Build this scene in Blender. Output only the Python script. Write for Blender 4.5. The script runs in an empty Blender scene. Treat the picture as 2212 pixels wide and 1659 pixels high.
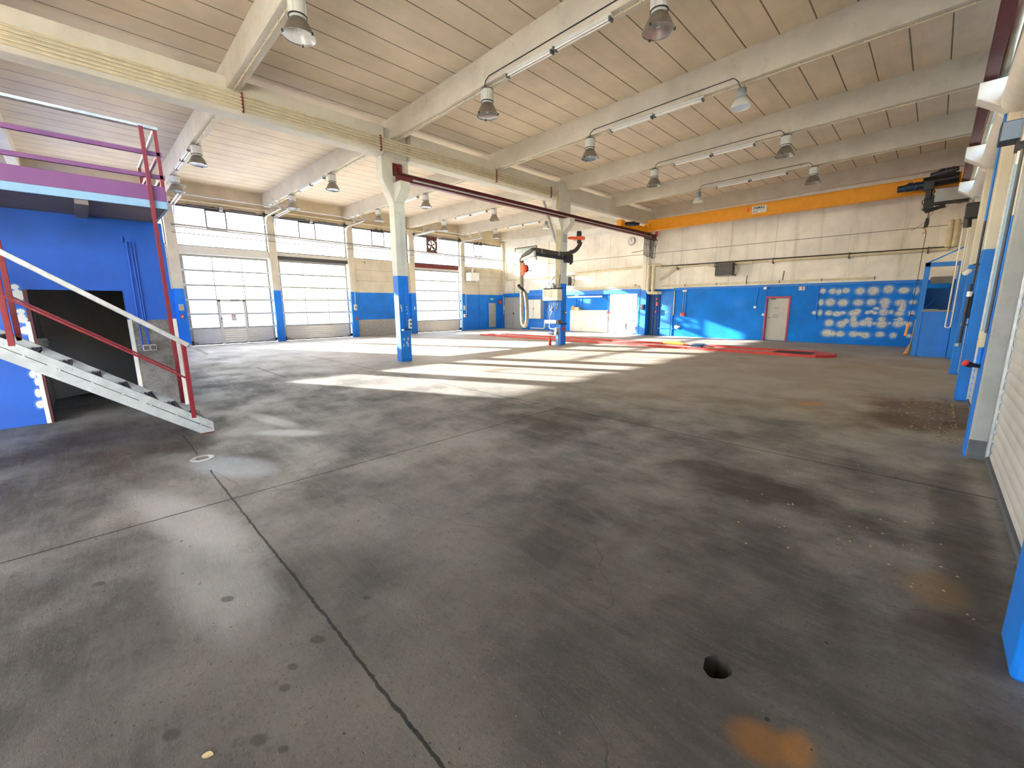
import bpy, bmesh, math, random
from mathutils import Vector, Matrix
R = math.radians
random.seed(7)
SC = bpy.context.scene
COL = SC.collection
OFF = {}

# ------------------------------------------------------------------ mesh helper
class MB:
    def __init__(self):
        self.v = []; self.f = []
    def add(self, vs, fs):
        b = len(self.v)
        self.v += [tuple(p) for p in vs]
        self.f += [tuple(i + b for i in q) for q in fs]
        return self
    def box(self, x0, x1, y0, y1, z0, z1):
        if x0 > x1: x0, x1 = x1, x0
        if y0 > y1: y0, y1 = y1, y0
        if z0 > z1: z0, z1 = z1, z0
        return self.add([(x0,y0,z0),(x1,y0,z0),(x1,y1,z0),(x0,y1,z0),(x0,y0,z1),(x1,y0,z1),(x1,y1,z1),(x0,y1,z1)],
                 [(3,2,1,0),(4,5,6,7),(0,1,5,4),(1,2,6,5),(2,3,7,6),(3,0,4,7)])
    def obar(self, p0, p1, w, h, up=(0,0,1)):
        # rectangular bar from p0 to p1, width w sideways, h along 'up'
        p0 = Vector(p0); p1 = Vector(p1); d = (p1 - p0).normalized(); u = Vector(up)
        s = d.cross(u)
        if s.length < 1e-4: s = d.cross(Vector((1,0,0)))
        s.normalize(); u = s.cross(d).normalized()
        vs = []
        for p in (p0, p1):
            for a, b in ((-1,-1),(1,-1),(1,1),(-1,1)):
                vs.append(p + s*(a*w/2) + u*(b*h/2))
        return self.add(vs, [(0,1,2,3),(7,6,5,4),(0,4,5,1),(1,5,6,2),(2,6,7,3),(3,7,4,0)])
    def cyl(self, p0, p1, r, n=12, r2=None, caps=True):
        p0 = Vector(p0); p1 = Vector(p1); d = (p1-p0).normalized()
        a = d.orthogonal().normalized(); b = d.cross(a)
        if r2 is None: r2 = r
        vs = []
        for p, rr in ((p0, r), (p1, r2)):
            for i in range(n):
                t = 2*math.pi*i/n
                vs.append(p + a*(rr*math.cos(t)) + b*(rr*math.sin(t)))
        fs = [(i, (i+1)%n, n+(i+1)%n, n+i) for i in range(n)]
        if caps: fs += [tuple(range(n-1,-1,-1)), tuple(range(n,2*n))]
        return self.add(vs, fs)
    def tube(self, pts, r, n=8, closed=False):
        P = [Vector(p) for p in pts]; m = len(P)
        rs = r if isinstance(r, (list,tuple)) else [r]*m
        T = []
        for i in range(m):
            if closed: d = P[(i+1)%m] - P[i-1]
            else: d = P[min(i+1,m-1)] - P[max(i-1,0)]
            T.append(d.normalized())
        a = T[0].orthogonal().normalized(); vs = []
        for i in range(m):
            a = (a - T[i]*a.dot(T[i]))
            if a.length < 1e-6: a = T[i].orthogonal()
            a.normalize(); b = T[i].cross(a)
            for k in range(n):
                t = 2*math.pi*k/n
                vs.append(P[i] + a*(rs[i]*math.cos(t)) + b*(rs[i]*math.sin(t)))
        fs = []
        for i in range(m if closed else m-1):
            j = (i+1) % m
            for k in range(n):
                k2 = (k+1) % n
                fs.append((i*n+k, i*n+k2, j*n+k2, j*n+k))
        if not closed: fs += [tuple(range(n-1,-1,-1)), tuple(range((m-1)*n, m*n))]
        return self.add(vs, fs)
    def prism(self, poly, axis, a, b):
        # poly of 2D points; axis 'x': (y,z), 'y': (x,z), 'z': (x,y)
        def P(p, t):
            return {'x': (t,p[0],p[1]), 'y': (p[0],t,p[1]), 'z': (p[0],p[1],t)}[axis]
        n = len(poly)
        vs = [P(p,a) for p in poly] + [P(p,b) for p in poly]
        fs = [tuple(range(n-1,-1,-1)), tuple(range(n,2*n))] + [(i,(i+1)%n,n+(i+1)%n,n+i) for i in range(n)]
        return self.add(vs, fs)
    def lathe(self, prof, o=(0,0,0), n=24, axis=(0,0,1)):
        o = Vector(o); d = Vector(axis).normalized(); a = d.orthogonal().normalized(); b = d.cross(a)
        vs = []; fs = []; m = len(prof)
        for r, z in prof:
            for i in range(n):
                t = 2*math.pi*i/n
                vs.append(o + d*z + a*(r*math.cos(t)) + b*(r*math.sin(t)))
        for j in range(m-1):
            for i in range(n):
                k = (i+1) % n
                fs.append((j*n+i, j*n+k, (j+1)*n+k, (j+1)*n+i))
        return self.add(vs, fs)
    def disc(self, o, r, axis=(0,0,1), n=24):
        o = Vector(o); d = Vector(axis).normalized(); a = d.orthogonal().normalized(); b = d.cross(a)
        return self.add([o + a*(r*math.cos(2*math.pi*i/n)) + b*(r*math.sin(2*math.pi*i/n)) for i in range(n)], [tuple(range(n))])
    def quad(self, a, b, c, d):
        return self.add([a,b,c,d], [(0,1,2,3)])
    def ibeam_y(self, xc, w, z0, z1, y0, y1, tw=.012, tf=.016):
        self.box(xc-w/2, xc+w/2, y0, y1, z0, z0+tf); self.box(xc-w/2, xc+w/2, y0, y1, z1-tf, z1)
        return self.box(xc-tw/2, xc+tw/2, y0, y1, z0+tf, z1-tf)
    def arc(self, c, r, a0, a1, u, v, n=8):
        c = Vector(c); u = Vector(u); v = Vector(v)
        return [c + u*(r*math.cos(R(a0+(a1-a0)*i/n))) + v*(r*math.sin(R(a0+(a1-a0)*i/n))) for i in range(n+1)]

def ob(name, mb, mat, parent=None, bevel=0, smooth=True, fix=True):
    me = bpy.data.meshes.new(name)
    o = bpy.data.objects.new(name, me)
    off = OFF.get(parent.name, Vector((0,0,0))) if parent else Vector((0,0,0))
    me.from_pydata([tuple(Vector(p)-off) for p in mb.v], [], mb.f)
    me.update()
    if fix:
        bm = bmesh.new(); bm.from_mesh(me); bmesh.ops.recalc_face_normals(bm, faces=bm.faces); bm.to_mesh(me); bm.free()
    if smooth:
        me.polygons.foreach_set('use_smooth', [True]*len(me.polygons)); me.set_sharp_from_angle(angle=R(38))
    me.materials.append(mat)
    COL.objects.link(o)
    if parent: o.parent = parent; OFF[o.name] = off
    if bevel:
        m = o.modifiers.new('bevel', 'BEVEL'); m.width = bevel; m.segments = 2; m.limit_method = 'ANGLE'; m.angle_limit = R(40)
        m.harden_normals = False
    return o
def tag(o, label, cat, group=None):
    o['label'] = label; o['category'] = cat
    if group: o['group'] = group
    return o
def thing(name, loc, label, cat, group=None):
    o = bpy.data.objects.new(name, None); COL.objects.link(o); o.location = loc
    o.empty_display_size = .1
    OFF[o.name] = Vector(loc)
    return tag(o, label, cat, group)
def struct(name, mb, mat, label=None, bevel=0, cat=None, smooth=True, parent=None):
    o = ob(name, mb, mat, parent, bevel, smooth)
    if not parent:
        o['kind'] = 'structure'
        if label: o['label'] = label
        o['category'] = cat or name.split('_')[0]
    return o
def sroot(name, loc, label, cat):
    o = thing(name, loc, label, cat); o['kind'] = 'structure'; return o
def dup(root, loc, label=None, group=None, rz=None):
    kids = {}
    for o in bpy.data.objects:
        if o.parent: kids.setdefault(o.parent.name, []).append(o)
    def rec(o, par):
        c = o.copy(); COL.objects.link(c); c.parent = par
        for k in kids.get(o.name, []): rec(k, c)
        return c
    r = rec(root, None); r.location = loc
    if rz is not None: r.rotation_euler.z = rz
    if label: r['label'] = label
    if group: r['group'] = group
    return r

# ------------------------------------------------------------------ shader helper
class S:
    """a socket with arithmetic"""
    def __init__(s, g, k): s.g = g; s.k = k
    def _m(s, op, *o): return s.g.m(op, s, *o)
    def __add__(s,o): return s._m('ADD',o)
    __radd__ = __add__
    def __sub__(s,o): return s._m('SUBTRACT',o)
    def __rsub__(s,o): return s.g.m('SUBTRACT',o,s)
    def __mul__(s,o): return s._m('MULTIPLY',o)
    __rmul__ = __mul__
    def __truediv__(s,o): return s._m('DIVIDE',o)
    def lt(s,o): return s._m('LESS_THAN',o)
    def gt(s,o): return s._m('GREATER_THAN',o)
    def abs(s): return s._m('ABSOLUTE')
    def mn(s,o): return s._m('MINIMUM',o)
    def mx(s,o): return s._m('MAXIMUM',o)
class G:
    def __init__(self, name):
        self.mat = bpy.data.materials.new(name); self.mat.use_nodes = True
        self.nt = self.mat.node_tree; self.nt.nodes.clear()
        self.out = self.nt.nodes.new('ShaderNodeOutputMaterial')
        self._pos = None
    def n(self, t): return self.nt.nodes.new(t)
    def put(self, inp, val):
        if isinstance(val, S): self.nt.links.new(val.k, inp)
        elif isinstance(val, (tuple,list)) and len(val) == 3 and inp.type == 'RGBA': inp.default_value = (*val, 1)
        else: inp.default_value = val
    def m(self, op, *a):
        n = self.n('ShaderNodeMath'); n.operation = op
        for i, x in enumerate(a): self.put(n.inputs[i], x)
        return S(self, n.outputs[0])
    def pos(self):
        if not self._pos:
            g = self.n('ShaderNodeNewGeometry'); s = self.n('ShaderNodeSeparateXYZ'); self.nt.links.new(g.outputs['Position'], s.inputs[0])
            self._pos = (S(self, s.outputs[0]), S(self, s.outputs[1]), S(self, s.outputs[2]), S(self, g.outputs['Position']))
        return self._pos
    def vec(self, scale=(1,1,1), rot=(0,0,0)):
        mp = self.n('ShaderNodeMapping'); self.nt.links.new(self.pos()[3].k, mp.inputs[0])
        mp.inputs['Scale'].default_value = scale; mp.inputs['Rotation'].default_value = rot
        return S(self, mp.outputs[0])
    def noise(self, scale=1, detail=4, rough=.55, v=None, dist=0):
        n = self.n('ShaderNodeTexNoise'); n.inputs['Scale'].default_value = scale; n.inputs['Detail'].default_value = detail
        n.inputs['Roughness'].default_value = rough; n.inputs['Distortion'].default_value = dist
        self.nt.links.new((v or self.pos()[3]).k, n.inputs['Vector'])
        return S(self, n.outputs[0])
    def voro(self, scale, v=None, feature='F1', rnd=1):
        n = self.n('ShaderNodeTexVoronoi'); n.feature = feature; n.inputs['Scale'].default_value = scale; n.inputs['Randomness'].default_value = rnd
        self.nt.links.new((v or self.pos()[3]).k, n.inputs['Vector'])
        return S(self, n.outputs['Distance'])
    def ss(self, x, a, b, lo=0., hi=1.):
        n = self.n('ShaderNodeMapRange'); n.interpolation_type = 'SMOOTHSTEP'
        self.put(n.inputs[0], x); self.put(n.inputs[1], a); self.put(n.inputs[2], b); n.inputs[3].default_value = lo; n.inputs[4].default_value = hi
        return S(self, n.outputs[0])
    def mix(self, f, a, b, mode='MIX'):
        n = self.n('ShaderNodeMix'); n.data_type = 'RGBA'; n.blend_type = mode
        self.put(n.inputs[0], f); self.put(n.inputs[6], a); self.put(n.inputs[7], b)
        return S(self, n.outputs[2])
    def attr(self, name):
        n = self.n('ShaderNodeAttribute'); n.attribute_name = name
        return S(self, n.outputs['Fac'])
    def bump(self, h, strength=.3, dist=.01):
        n = self.n('ShaderNodeBump'); n.inputs['Strength'].default_value = strength; n.inputs['Distance'].default_value = dist
        self.put(n.inputs['Height'], h); return S(self, n.outputs[0])
    def bsdf(self, col, rough=.6, metal=0., normal=None, spec=None, out=True):
        b = self.n('ShaderNodeBsdfPrincipled')
        self.put(b.inputs['Base Color'], col); self.put(b.inputs['Roughness'], rough); self.put(b.inputs['Metallic'], metal)
        if spec is not None: self.put(b.inputs['Specular IOR Level'], spec)
        if normal: self.put(b.inputs['Normal'], normal)
        if out: self.nt.links.new(b.outputs[0], self.out.inputs[0])
        return b
def srgb(r, g, b):
    f = lambda c: (c/255/12.92) if c/255 <= .04045 else ((c/255+.055)/1.055)**2.4
    return (f(r), f(g), f(b))
def darker(c, k): return tuple(x*k for x in c)
def paint(name, col, rough=.55, metal=0., var=.12, scale=3., bump=.0, bscale=60., dirt=None, dirtamt=.5, spec=None):
    g = G(name); n = g.noise(scale, 5, .6)
    c = g.mix(g.ss(n, .3, .7), darker(col, 1-var), darker(col, 1+var*.6))
    if dirt:
        d = g.noise(scale*2.7, 6, .7); c = g.mix(g.ss(d, .55, .75)*dirtamt, c, dirt)
    nm = None
    if bump: nm = g.bump(g.noise(bscale, 4, .6), bump, .004)
    g.bsdf(c, rough, metal, nm, spec)
    return g.mat
SKY, SUN, EXPO = .42, 26.0, 2.95

# ------------------------------------------------------------------ materials
M = {}
BLUE = srgb(0, 116, 212)
BEIGE = srgb(203, 192, 170)
def zwalls(name, top, zsplit, low=None, grey=None, zgrey=0., jz=(), rough=.6, dirt=.35):
    g = G(name); x, y, z, p = g.pos()
    n = g.noise(1.3, 5, .6); f = g.noise(14, 4, .6)
    c = g.mix(g.ss(n, .3, .7), darker(top, .86), darker(top, 1.06))
    st = g.noise(1, 5, .65, g.vec((3.2, 3.2, .35)))
    c = g.mix(g.ss(st, .5, .78)*dirt, c, darker(top, .5))
    for j in jz:
        c = g.mix(g.ss((z - j).abs(), .004, .012, .75, 0.), c, darker(top, .35))
    if low:
        b = g.mix(g.ss(n, .3, .7), darker(low, .85), darker(low, 1.12))
        b = g.mix(g.ss(f, .62, .72)*.25, b, darker(low, .6))
        c = g.mix((z + (f-.5)*.01).lt(zsplit), c, b)
    if grey:
        gg = g.mix(g.ss(f, .35, .65), darker(grey, .8), darker(grey, 1.1))
        c = g.mix((z + (f-.5)*.008).lt(zgrey), c, gg)
    g.bsdf(c, rough, 0, g.bump(f, .12, .004))
    return g.mat
M['pil'] = zwalls('pilaster_paint', BEIGE, 2.38, BLUE, dirt=.25)
M['col'] = zwalls('column_paint', srgb(205,204,194), 2.46, BLUE, dirt=.15)
M['pilr'] = zwalls('pilaster_paint_right', srgb(206,202,190), 2.42, BLUE, dirt=.3)
M['wleft'] = zwalls('left_wall_paint', BEIGE, 2.36, BLUE, jz=(2.98, 3.55, 1.65), dirt=.25)
M['wleftg'] = zwalls('left_wall_paint_grey', BEIGE, 2.36, BLUE, srgb(165,160,150), .9, jz=(2.98, 3.55, 1.65, .42), dirt=.25)
M['wupper'] = zwalls('upper_wall_paint', srgb(196,180,150), -1, None, jz=(6.12, 5.95), dirt=.15)
M['white_wall'] = zwalls('white_wall_paint', srgb(225,222,212), -1, None, dirt=.3)
# back wall: blue below 2.41, dirty white above, plaster patches from an attribute
def backwall():
    g = G('back_wall_paint'); x, y, z, p = g.pos()
    n = g.noise(.9, 6, .62); f = g.noise(18, 5, .6); fine = g.noise(70, 3, .6)
    w = srgb(236,231,220)
    c = g.mix(g.ss(n, .3, .7), darker(w, .84), darker(w, 1.05))
    st = g.noise(1, 6, .7, g.vec((2.6, 2.6, .22)))
    c = g.mix(g.ss(st, .5, .75)*.4, c, srgb(150,138,118))
    sm = g.noise(2.2, 6, .7)
    c = g.mix(g.ss(sm, .6, .8)*g.ss(z, 4.2, 2.6)*.55, c, srgb(120,112,100))
    for j, k in ((4.25, .8), (5.62, .35)):
        c = g.mix(g.ss((z - j + (f-.5)*.02).abs(), .006, .02, k, 0.), c, srgb(96,88,76))
    for j in (-9.3, -7.0, -5.2, -13.4, -16.8):
        c = g.mix(g.ss((x - j + (f-.5)*.03).abs(), .003, .03, .3, 0.), c, srgb(130,120,104))
    b = g.mix(g.ss(n, .3, .75), darker(BLUE, .85), darker(BLUE, 1.18))
    haze = g.noise(.7, 4, .6)
    b = g.mix(g.ss(haze, .55, .8)*g.ss(x, -4.0, -7.5)*.35, b, srgb(110,150,205))
    b = g.mix(g.ss(fine, .68, .75)*.35, b, srgb(120,150,190))
    c = g.mix((z + (f-.5)*.012).lt(2.41), c, b)
    a = g.attr('patch') + (f-.5)*.55 + (fine-.5)*.5
    pl = g.mix(g.ss(f, .4, .62), srgb(214,214,208), srgb(168,170,172))
    hal = g.ss(a, .18, .6); core = g.ss(a, .5, .72)
    c = g.mix(hal*.55, c, srgb(140,170,205)); c = g.mix(core, c, pl)
    c = g.mix(g.ss(g.voro(26), .12, .02)*core*.8, c, srgb(70,64,58))
    g.bsdf(c, .6, 0, g.bump(f, .25, .006), .22)
    return g.mat
M['back'] = backwall()
def leftblue():
    g = G('mezzanine_wall_paint'); x, y, z, p = g.pos()
    B2 = srgb(4, 84, 186)
    f = g.noise(22, 5, .6); n = g.noise(1.5, 4, .6)
    b = g.mix(g.ss(n, .3, .7), darker(B2, .88), darker(B2, 1.1))
    a = g.attr('patch') + (f-.5)*.6
    b = g.mix(g.ss(a, .15, .55)*.4, b, srgb(110,150,200)); b = g.mix(g.ss(a, .5, .66), b, srgb(205,205,200))
    g.bsdf(b, .5, 0, g.bump(f, .15, .004)); return g.mat
M['lblue'] = leftblue()
def ceilmat():
    g = G('ceiling_panels'); x, y, z, p = g.pos()
    base = srgb(212, 196, 172)
    k = g.m('ROUND', (x + 2.15)/.583)
    rnd = g.m('FRACT', g.m('SINE', k*12.9898)*43758.5)
    n = g.noise(1.2, 5, .6); st = g.noise(1, 4, .6, g.vec((5, .5, 1)))
    c = g.mix(g.ss(n, .3, .7), darker(base, .9), darker(base, 1.05))
    c = g.mix(g.ss(st, .45, .75)*.22, c, darker(base, .66))
    c = g.mix(rnd*.14, c, darker(base, .72))
    d = g.m('ABSOLUTE', (x + 2.15) - k*.583)
    wob = g.noise(6, 2, .5)
    c = g.mix(g.ss(d + (wob-.5)*.006, .007, .016, .85, 0.), c, srgb(70,58,44))
    g.bsdf(c, .8, 0, g.bump(g.ss(d, .004, .02), .5, .01)); return g.mat
M['ceil'] = ceilmat()
M['beam'] = paint('beam_paint', srgb(203, 196, 180), .7, 0, .1, 1.6, .15, 30, srgb(150,138,118), .35)
M['girder'] = paint('girder_paint', srgb(206, 202, 188), .7, 0, .08, 1.4, .15, 30, srgb(160,150,130), .3)
def floormat():
    g = G('concrete_floor'); x, y, z, p = g.pos()
    big = g.noise(.28, 5, .6); mid = g.noise(1.1, 7, .66); fine = g.noise(9, 8, .75); grit = g.noise(55, 6, .72)
    swv = g.vec((.55, 3.2, 1), (0, 0, R(24))); sweep = g.noise(3.2, 8, .72, swv, 1.2)
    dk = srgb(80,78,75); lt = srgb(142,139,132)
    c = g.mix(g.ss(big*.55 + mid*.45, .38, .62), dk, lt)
    c = g.mix(g.ss(sweep, .44, .7)*.3, c, srgb(140,137,131))
    c = g.mix(g.ss(fine, .5, .72)*.4, c, srgb(64,61,56))
    c = g.mix(g.ss(grit, .56, .72)*.55, c, srgb(184,180,172))
    c = g.mix(g.ss(grit, .46, .34)*.6, c, srgb(54,51,47))
    # mid-hall: brighter light painted as paler concrete, then brown dirt patches
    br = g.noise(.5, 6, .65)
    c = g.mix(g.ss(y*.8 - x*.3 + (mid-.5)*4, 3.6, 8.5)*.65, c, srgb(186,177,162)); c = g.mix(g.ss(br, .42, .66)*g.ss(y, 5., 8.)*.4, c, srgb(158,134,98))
    c = g.mix(g.ss(g.m('SQRT', (x+.6)*(x+.6) + (y-.4)*(y-.4)) + (mid-.5)*2.4, 4.4, 1.6)*.62, c, srgb(52,50,47))  # weaker light near the camera painted as darker floor
    # soot and oil stains, painted sheen near the drain, other tinted spots
    def spot(cx, cy, rx, ry, rot=0.):
        ca, sa = math.cos(R(rot)), math.sin(R(rot))
        u = ((x-cx)*ca + (y-cy)*sa)*(1/rx); v = ((y-cy)*ca - (x-cx)*sa)*(1/ry)
        return g.m('SQRT', u*u + v*v) + (mid-.5)*1.3 + (fine-.5)*.5
    for cx, cy, rx, ry, rot, col, k in ((-.95,4.0,.75,.3,-10,srgb(58,50,42),.6), (-3.8,4.25,.8,.3,10,srgb(56,46,40),.6), (-3.55,4.55,.7,.5,0,srgb(70,60,52),.4),
            (-1.24,8.14,.2,.1,30,srgb(205,120,70),.8), (-.24,1.56,.13,.09,20,srgb(120,84,40),.75), (-.15,1.62,.06,.1,0,srgb(140,96,44),.6), (.1,8.6,.75,1.5,0,srgb(84,60,42),.7),
            (-5.75,1.65,.5,.16,40,srgb(205,208,210),.55), (-6.6,1.7,.7,.14,10,srgb(200,204,208),.5), (-4.9,.85,.6,.25,25,srgb(190,198,206),.5), (-3.9,.35,1.0,.22,15,srgb(188,188,186),.5), (-3.0,.35,.9,.25,0,srgb(170,170,168),.45),  # bluish-white spots paint floor sheen near the drain; grey ones are dust
            (-7.0,.2,1.6,1.0,0,srgb(62,50,42),.6), (.33,4.2,.16,2.2,0,srgb(60,54,48),.6), (.25,2.75,.2,.3,0,srgb(60,50,40),.6), (.2,3.2,.15,.25,0,srgb(130,104,74),.5)):  # broad dark spot under the stairs, narrower ones along the right wall
        c = g.mix(g.ss(spot(cx,cy,rx,ry,rot), 1.25, .5)*k, c, col)
    # bigger worn pits
    for cx, cy, r in ((-1.94,.59,.05),(-1.86,.45,.04),(-1.77,.39,.04),(-1.86,.02,.05),(-1.6,.25,.05),(-1.5,.3,.03),(-2.6,.35,.05),(-3.3,-.15,.05),(-2.05,.9,.03),(-1.25,1.9,.025),(-.95,2.3,.02)):
        c = g.mix(g.ss(spot(cx,cy,r*.75,r*.5,30), 1.2, .7)*.6, c, srgb(44,40,34))
    pit = g.voro(7.5, g.vec((1,1,1))); pm = g.ss(g.noise(3, 3, .6), .5, .62)
    c = g.mix(g.ss(pit + (grit-.5)*.12, .11, .04)*pm*.9, c, srgb(38,35,31))
    pit2 = g.voro(19); c = g.mix(g.ss(pit2 + (grit-.5)*.2, .14, .05)*g.ss(mid, .45, .6)*.8, c, srgb(44,40,36))
    # saw-cut joints and cracks
    jag = (fine-.5)*.05 + (mid-.5)*.03
    J = None
    def line(dist, w, mask=None, k=.92):
        nonlocal J
        L = g.ss(dist.abs(), w*.45, w, k, 0.)
        if mask is not None: L = L*mask
        J = L if J is None else J.mx(L)
    line(y - 5.11 + jag*.35, .013)
    line(y - .68 + jag*.9, .0105, x.gt(-4.95)*x.lt(0.6))
    line(y - .68 + jag*.5, .010, x.lt(-5.6)*x.gt(-6.6), .8)
    line(x + 4.04 + jag*.3, .012, y.lt(5.1), .85)
    line(x + 4.04 + jag*.6, .008, y.gt(5.1)*y.lt(7.2), .45)
    line(x + 8.64 + jag*.3, .014, y.gt(.9), .7)
    line(x + 13.2 + jag*.3, .016, y.gt(1.), .5)
    line(y - 3.1 + jag*1.5, .02, x.gt(-12.8)*x.lt(-10.4), .8)
    line(y - 14.75 + jag*.3, .03, x.gt(-5.), .3)
    crack = g.noise(.8, 3, .6)
    line(y*.6 + x*.8 - .15 + (crack-.5)*1.2 + jag, .006, g.ss(mid, .45, .55), .5)
    line(y*.9 - x*.4 - 2.55 + (crack-.5)*.9 + jag, .005, g.ss(big, .45, .55), .5)
    c = g.mix(J, c, srgb(34,30,27))
    h = grit*.35 + fine*.4 + sweep*.35 - J*1.2 - g.ss(pit, .1, .03)*pm*.9 - g.ss(pit2, .12, .04)*.4
    rough = g.ss(mid*.6 + sweep*.4, .38, .62, .78, .52) + g.ss(grit, .4, .7)*.12
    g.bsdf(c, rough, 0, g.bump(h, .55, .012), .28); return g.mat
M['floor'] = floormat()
M['hole'] = paint('hole_inside', srgb(40,36,32), .95, 0, .3, 30)
def pane(name, tr, col=(.95,.97,1.), ribs=None, alb=.92):
    g = G(name); x, y, z, p = g.pos()
    t = g.n('ShaderNodeBsdfTransparent'); t.inputs[0].default_value = (*col, 1)
    d = g.n('ShaderNodeBsdfTranslucent'); d.inputs[0].default_value = (*darker(col, alb), 1)
    gl = g.n('ShaderNodeBsdfGlossy'); gl.inputs['Roughness'].default_value = .08; gl.inputs[0].default_value = (.9,.9,.9,1)
    f = tr
    if ribs:
        k = g.m('FRACT', y/ribs); dd = (k-.5).abs()
        dark = g.ss(dd, .455, .49)
        cc = g.mix(dark, darker(col, alb), darker(col, .3)); g.put(d.inputs[0], cc)
        g.put(t.inputs[0], g.mix(dark, col, darker(col, .3)))
    m1 = g.n('ShaderNodeMixShader'); m1.inputs[0].default_value = f
    g.nt.links.new(d.outputs[0], m1.inputs[1]); g.nt.links.new(t.outputs[0], m1.inputs[2])
    m2 = g.n('ShaderNodeMixShader'); m2.inputs[0].default_value = .05
    g.nt.links.new(m1.outputs[0], m2.inputs[1]); g.nt.links.new(gl.outputs[0], m2.inputs[2])
    g.nt.links.new(m2.outputs[0], g.out.inputs[0]); return g.mat
M['glass'] = pane('door_glazing', .965, (.74,.77,.80))
M['profile'] = pane('profiled_glazing', .7, (.60,.61,.62), .262, .25)
M['clear'] = pane('clear_glazing', .97)
M['block'] = pane('glass_block_glazing', .25, (.85,.95,.97))
M['alu'] = paint('aluminium_frame', srgb(150,146,142), .4, .6, .06, 8)
M['dalu'] = paint('dark_frame', srgb(78,76,76), .5, .3, .08, 8)
M['panelw'] = paint('door_panel', srgb(205,200,188), .5, 0, .05, 5)
M['zinc'] = paint('galvanised_steel', srgb(186,190,192), .42, .55, .16, 14, .05, 60)
M['stair'] = paint('painted_stringer', srgb(172,180,186), .5, .25, .14, 9, .06, 80, srgb(120,118,116), .35)
M['whitep'] = paint('white_paint', srgb(222,220,212), .45, 0, .06, 6)
M['cream'] = paint('cream_pipe', srgb(208,196,164), .55, 0, .14, 5, 0, 60, srgb(150,130,96), .35)
M['maroon'] = paint('maroon_paint', srgb(98,18,26), .45, 0, .14, 6)
M['stairred'] = paint('railing_red', srgb(122,22,36), .42, 0, .12, 7)
M['purple'] = paint('fascia_purple', srgb(116,66,116), .5, 0, .08, 3)
M['rust'] = paint('red_brown_lintel', srgb(112,40,34), .6, 0, .15, 6)
M['yellow'] = paint('crane_yellow', srgb(226,150,8), .45, 0, .08, 4)
M['blue'] = paint('blue_paint', BLUE, .5, 0, .12, 3)
M['lightblue'] = paint('pale_blue_trim', srgb(130,168,196), .5, 0, .06, 3)
M['red'] = paint('red_paint', srgb(208,52,38), .45, 0, .12, 6)
M['pitred'] = paint('pit_edge_red', srgb(206,66,60), .6, 0, .22, 5, .1, 40, srgb(120,60,52), .5)
M['orange'] = paint('orange_plastic', srgb(232,92,40), .4, 0, .06, 6)
M['amber'] = paint('pendant_orange', srgb(238,150,52), .45, 0, .06, 6)
M['black'] = paint('black_plastic', srgb(28,28,30), .5, 0, .2, 12)
M['dmetal'] = paint('dark_machine_metal', srgb(50,50,54), .45, .4, .2, 12)
M['bmotor'] = paint('dark_blue_motor', srgb(30,44,66), .45, .2, .2, 12)
M['grey'] = paint('grey_box', srgb(168,172,172), .5, .1, .08, 6)
M['greydoor'] = paint('grey_door', srgb(172,170,164), .5, .1, .06, 3, 0, 60, srgb(130,126,118), .3)
M['concrete'] = paint('bare_concrete', srgb(150,148,142), .85, 0, .14, 4, .3, 40)
M['gcol'] = paint('grey_pilaster_face', srgb(158,160,160), .8, 0, .12, 3, .25, 30, srgb(110,110,110), .3)
M['dgrey'] = paint('dark_grey_base', srgb(92,94,98), .8, 0, .15, 6)
M['mauve'] = paint('red_door_frame', srgb(170,54,84), .5, 0, .1, 6)
M['board'] = paint('white_board', srgb(214,208,200), .6, 0, .08, 2.5, .05, 30, srgb(170,160,150), .3)
M['tube'] = paint('tube_glass', srgb(240,238,232), .25, 0, .02, 6)
M['hose'] = paint('ribbed_hose', srgb(138,128,108), .7, 0, .16, 8)
M['hosed'] = paint('dark_hose', srgb(66,58,48), .7, 0, .16, 8)
M['wood'] = paint('bare_wood', srgb(196,142,86), .6, 0, .15, 10)
M['leaf'] = paint('dry_leaf', srgb(196,176,132), .7, 0, .2, 30)
M['steelgrey'] = paint('tread_steel', srgb(92,86,80), .55, .5, .2, 20)
M['reflector'] = paint('lamp_reflector', srgb(150,146,140), .3, .75, .12, 14, 0, 60, srgb(110,100,86), .4)
M['lens'] = paint('lamp_lens', srgb(226,230,228), .2, 0, .05, 10)
M['lampwhite'] = paint('lamp_housing', srgb(205,207,202), .45, 0, .05, 8)
M['lampgrey'] = paint('lamp_housing_grey', srgb(140,148,152), .45, .2, .05, 8)
M['oliveceil'] = paint('soffit_concrete', srgb(120,110,108), .8, 0, .1, 3)
def plate():
    g = G('checker_plate'); x, y, z, p = g.pos()
    a = g.m('FRACT', (y+z)*24); b = g.m('FRACT', (y-z)*24)
    h = g.ss((a-.5).abs(), .2, .1)*g.ss((b-.5).abs(), .48, .3) + g.ss((b-.5).abs(), .2, .1)*g.ss((a-.5).abs(), .48, .3)
    g.bsdf(g.mix(g.ss(g.noise(5,4,.6), .3, .7), srgb(120,118,116), srgb(160,158,156)), .4, .6, g.bump(h, .8, .006)); return g.mat
M['plate'] = plate()
def tile():
    g = G('wall_tiles'); x, y, z, p = g.pos()
    a = g.m('FRACT', x*4.2); b = g.m('FRACT', z*4.2)
    j = g.ss((a-.5).abs(), .47, .49).mx(g.ss((b-.5).abs(), .47, .49))
    g.bsdf(g.mix(j, srgb(222,224,220), srgb(170,172,172)), .25, 0, g.bump(j*-1., .4, .003)); return g.mat
M['tile'] = tile()
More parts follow.
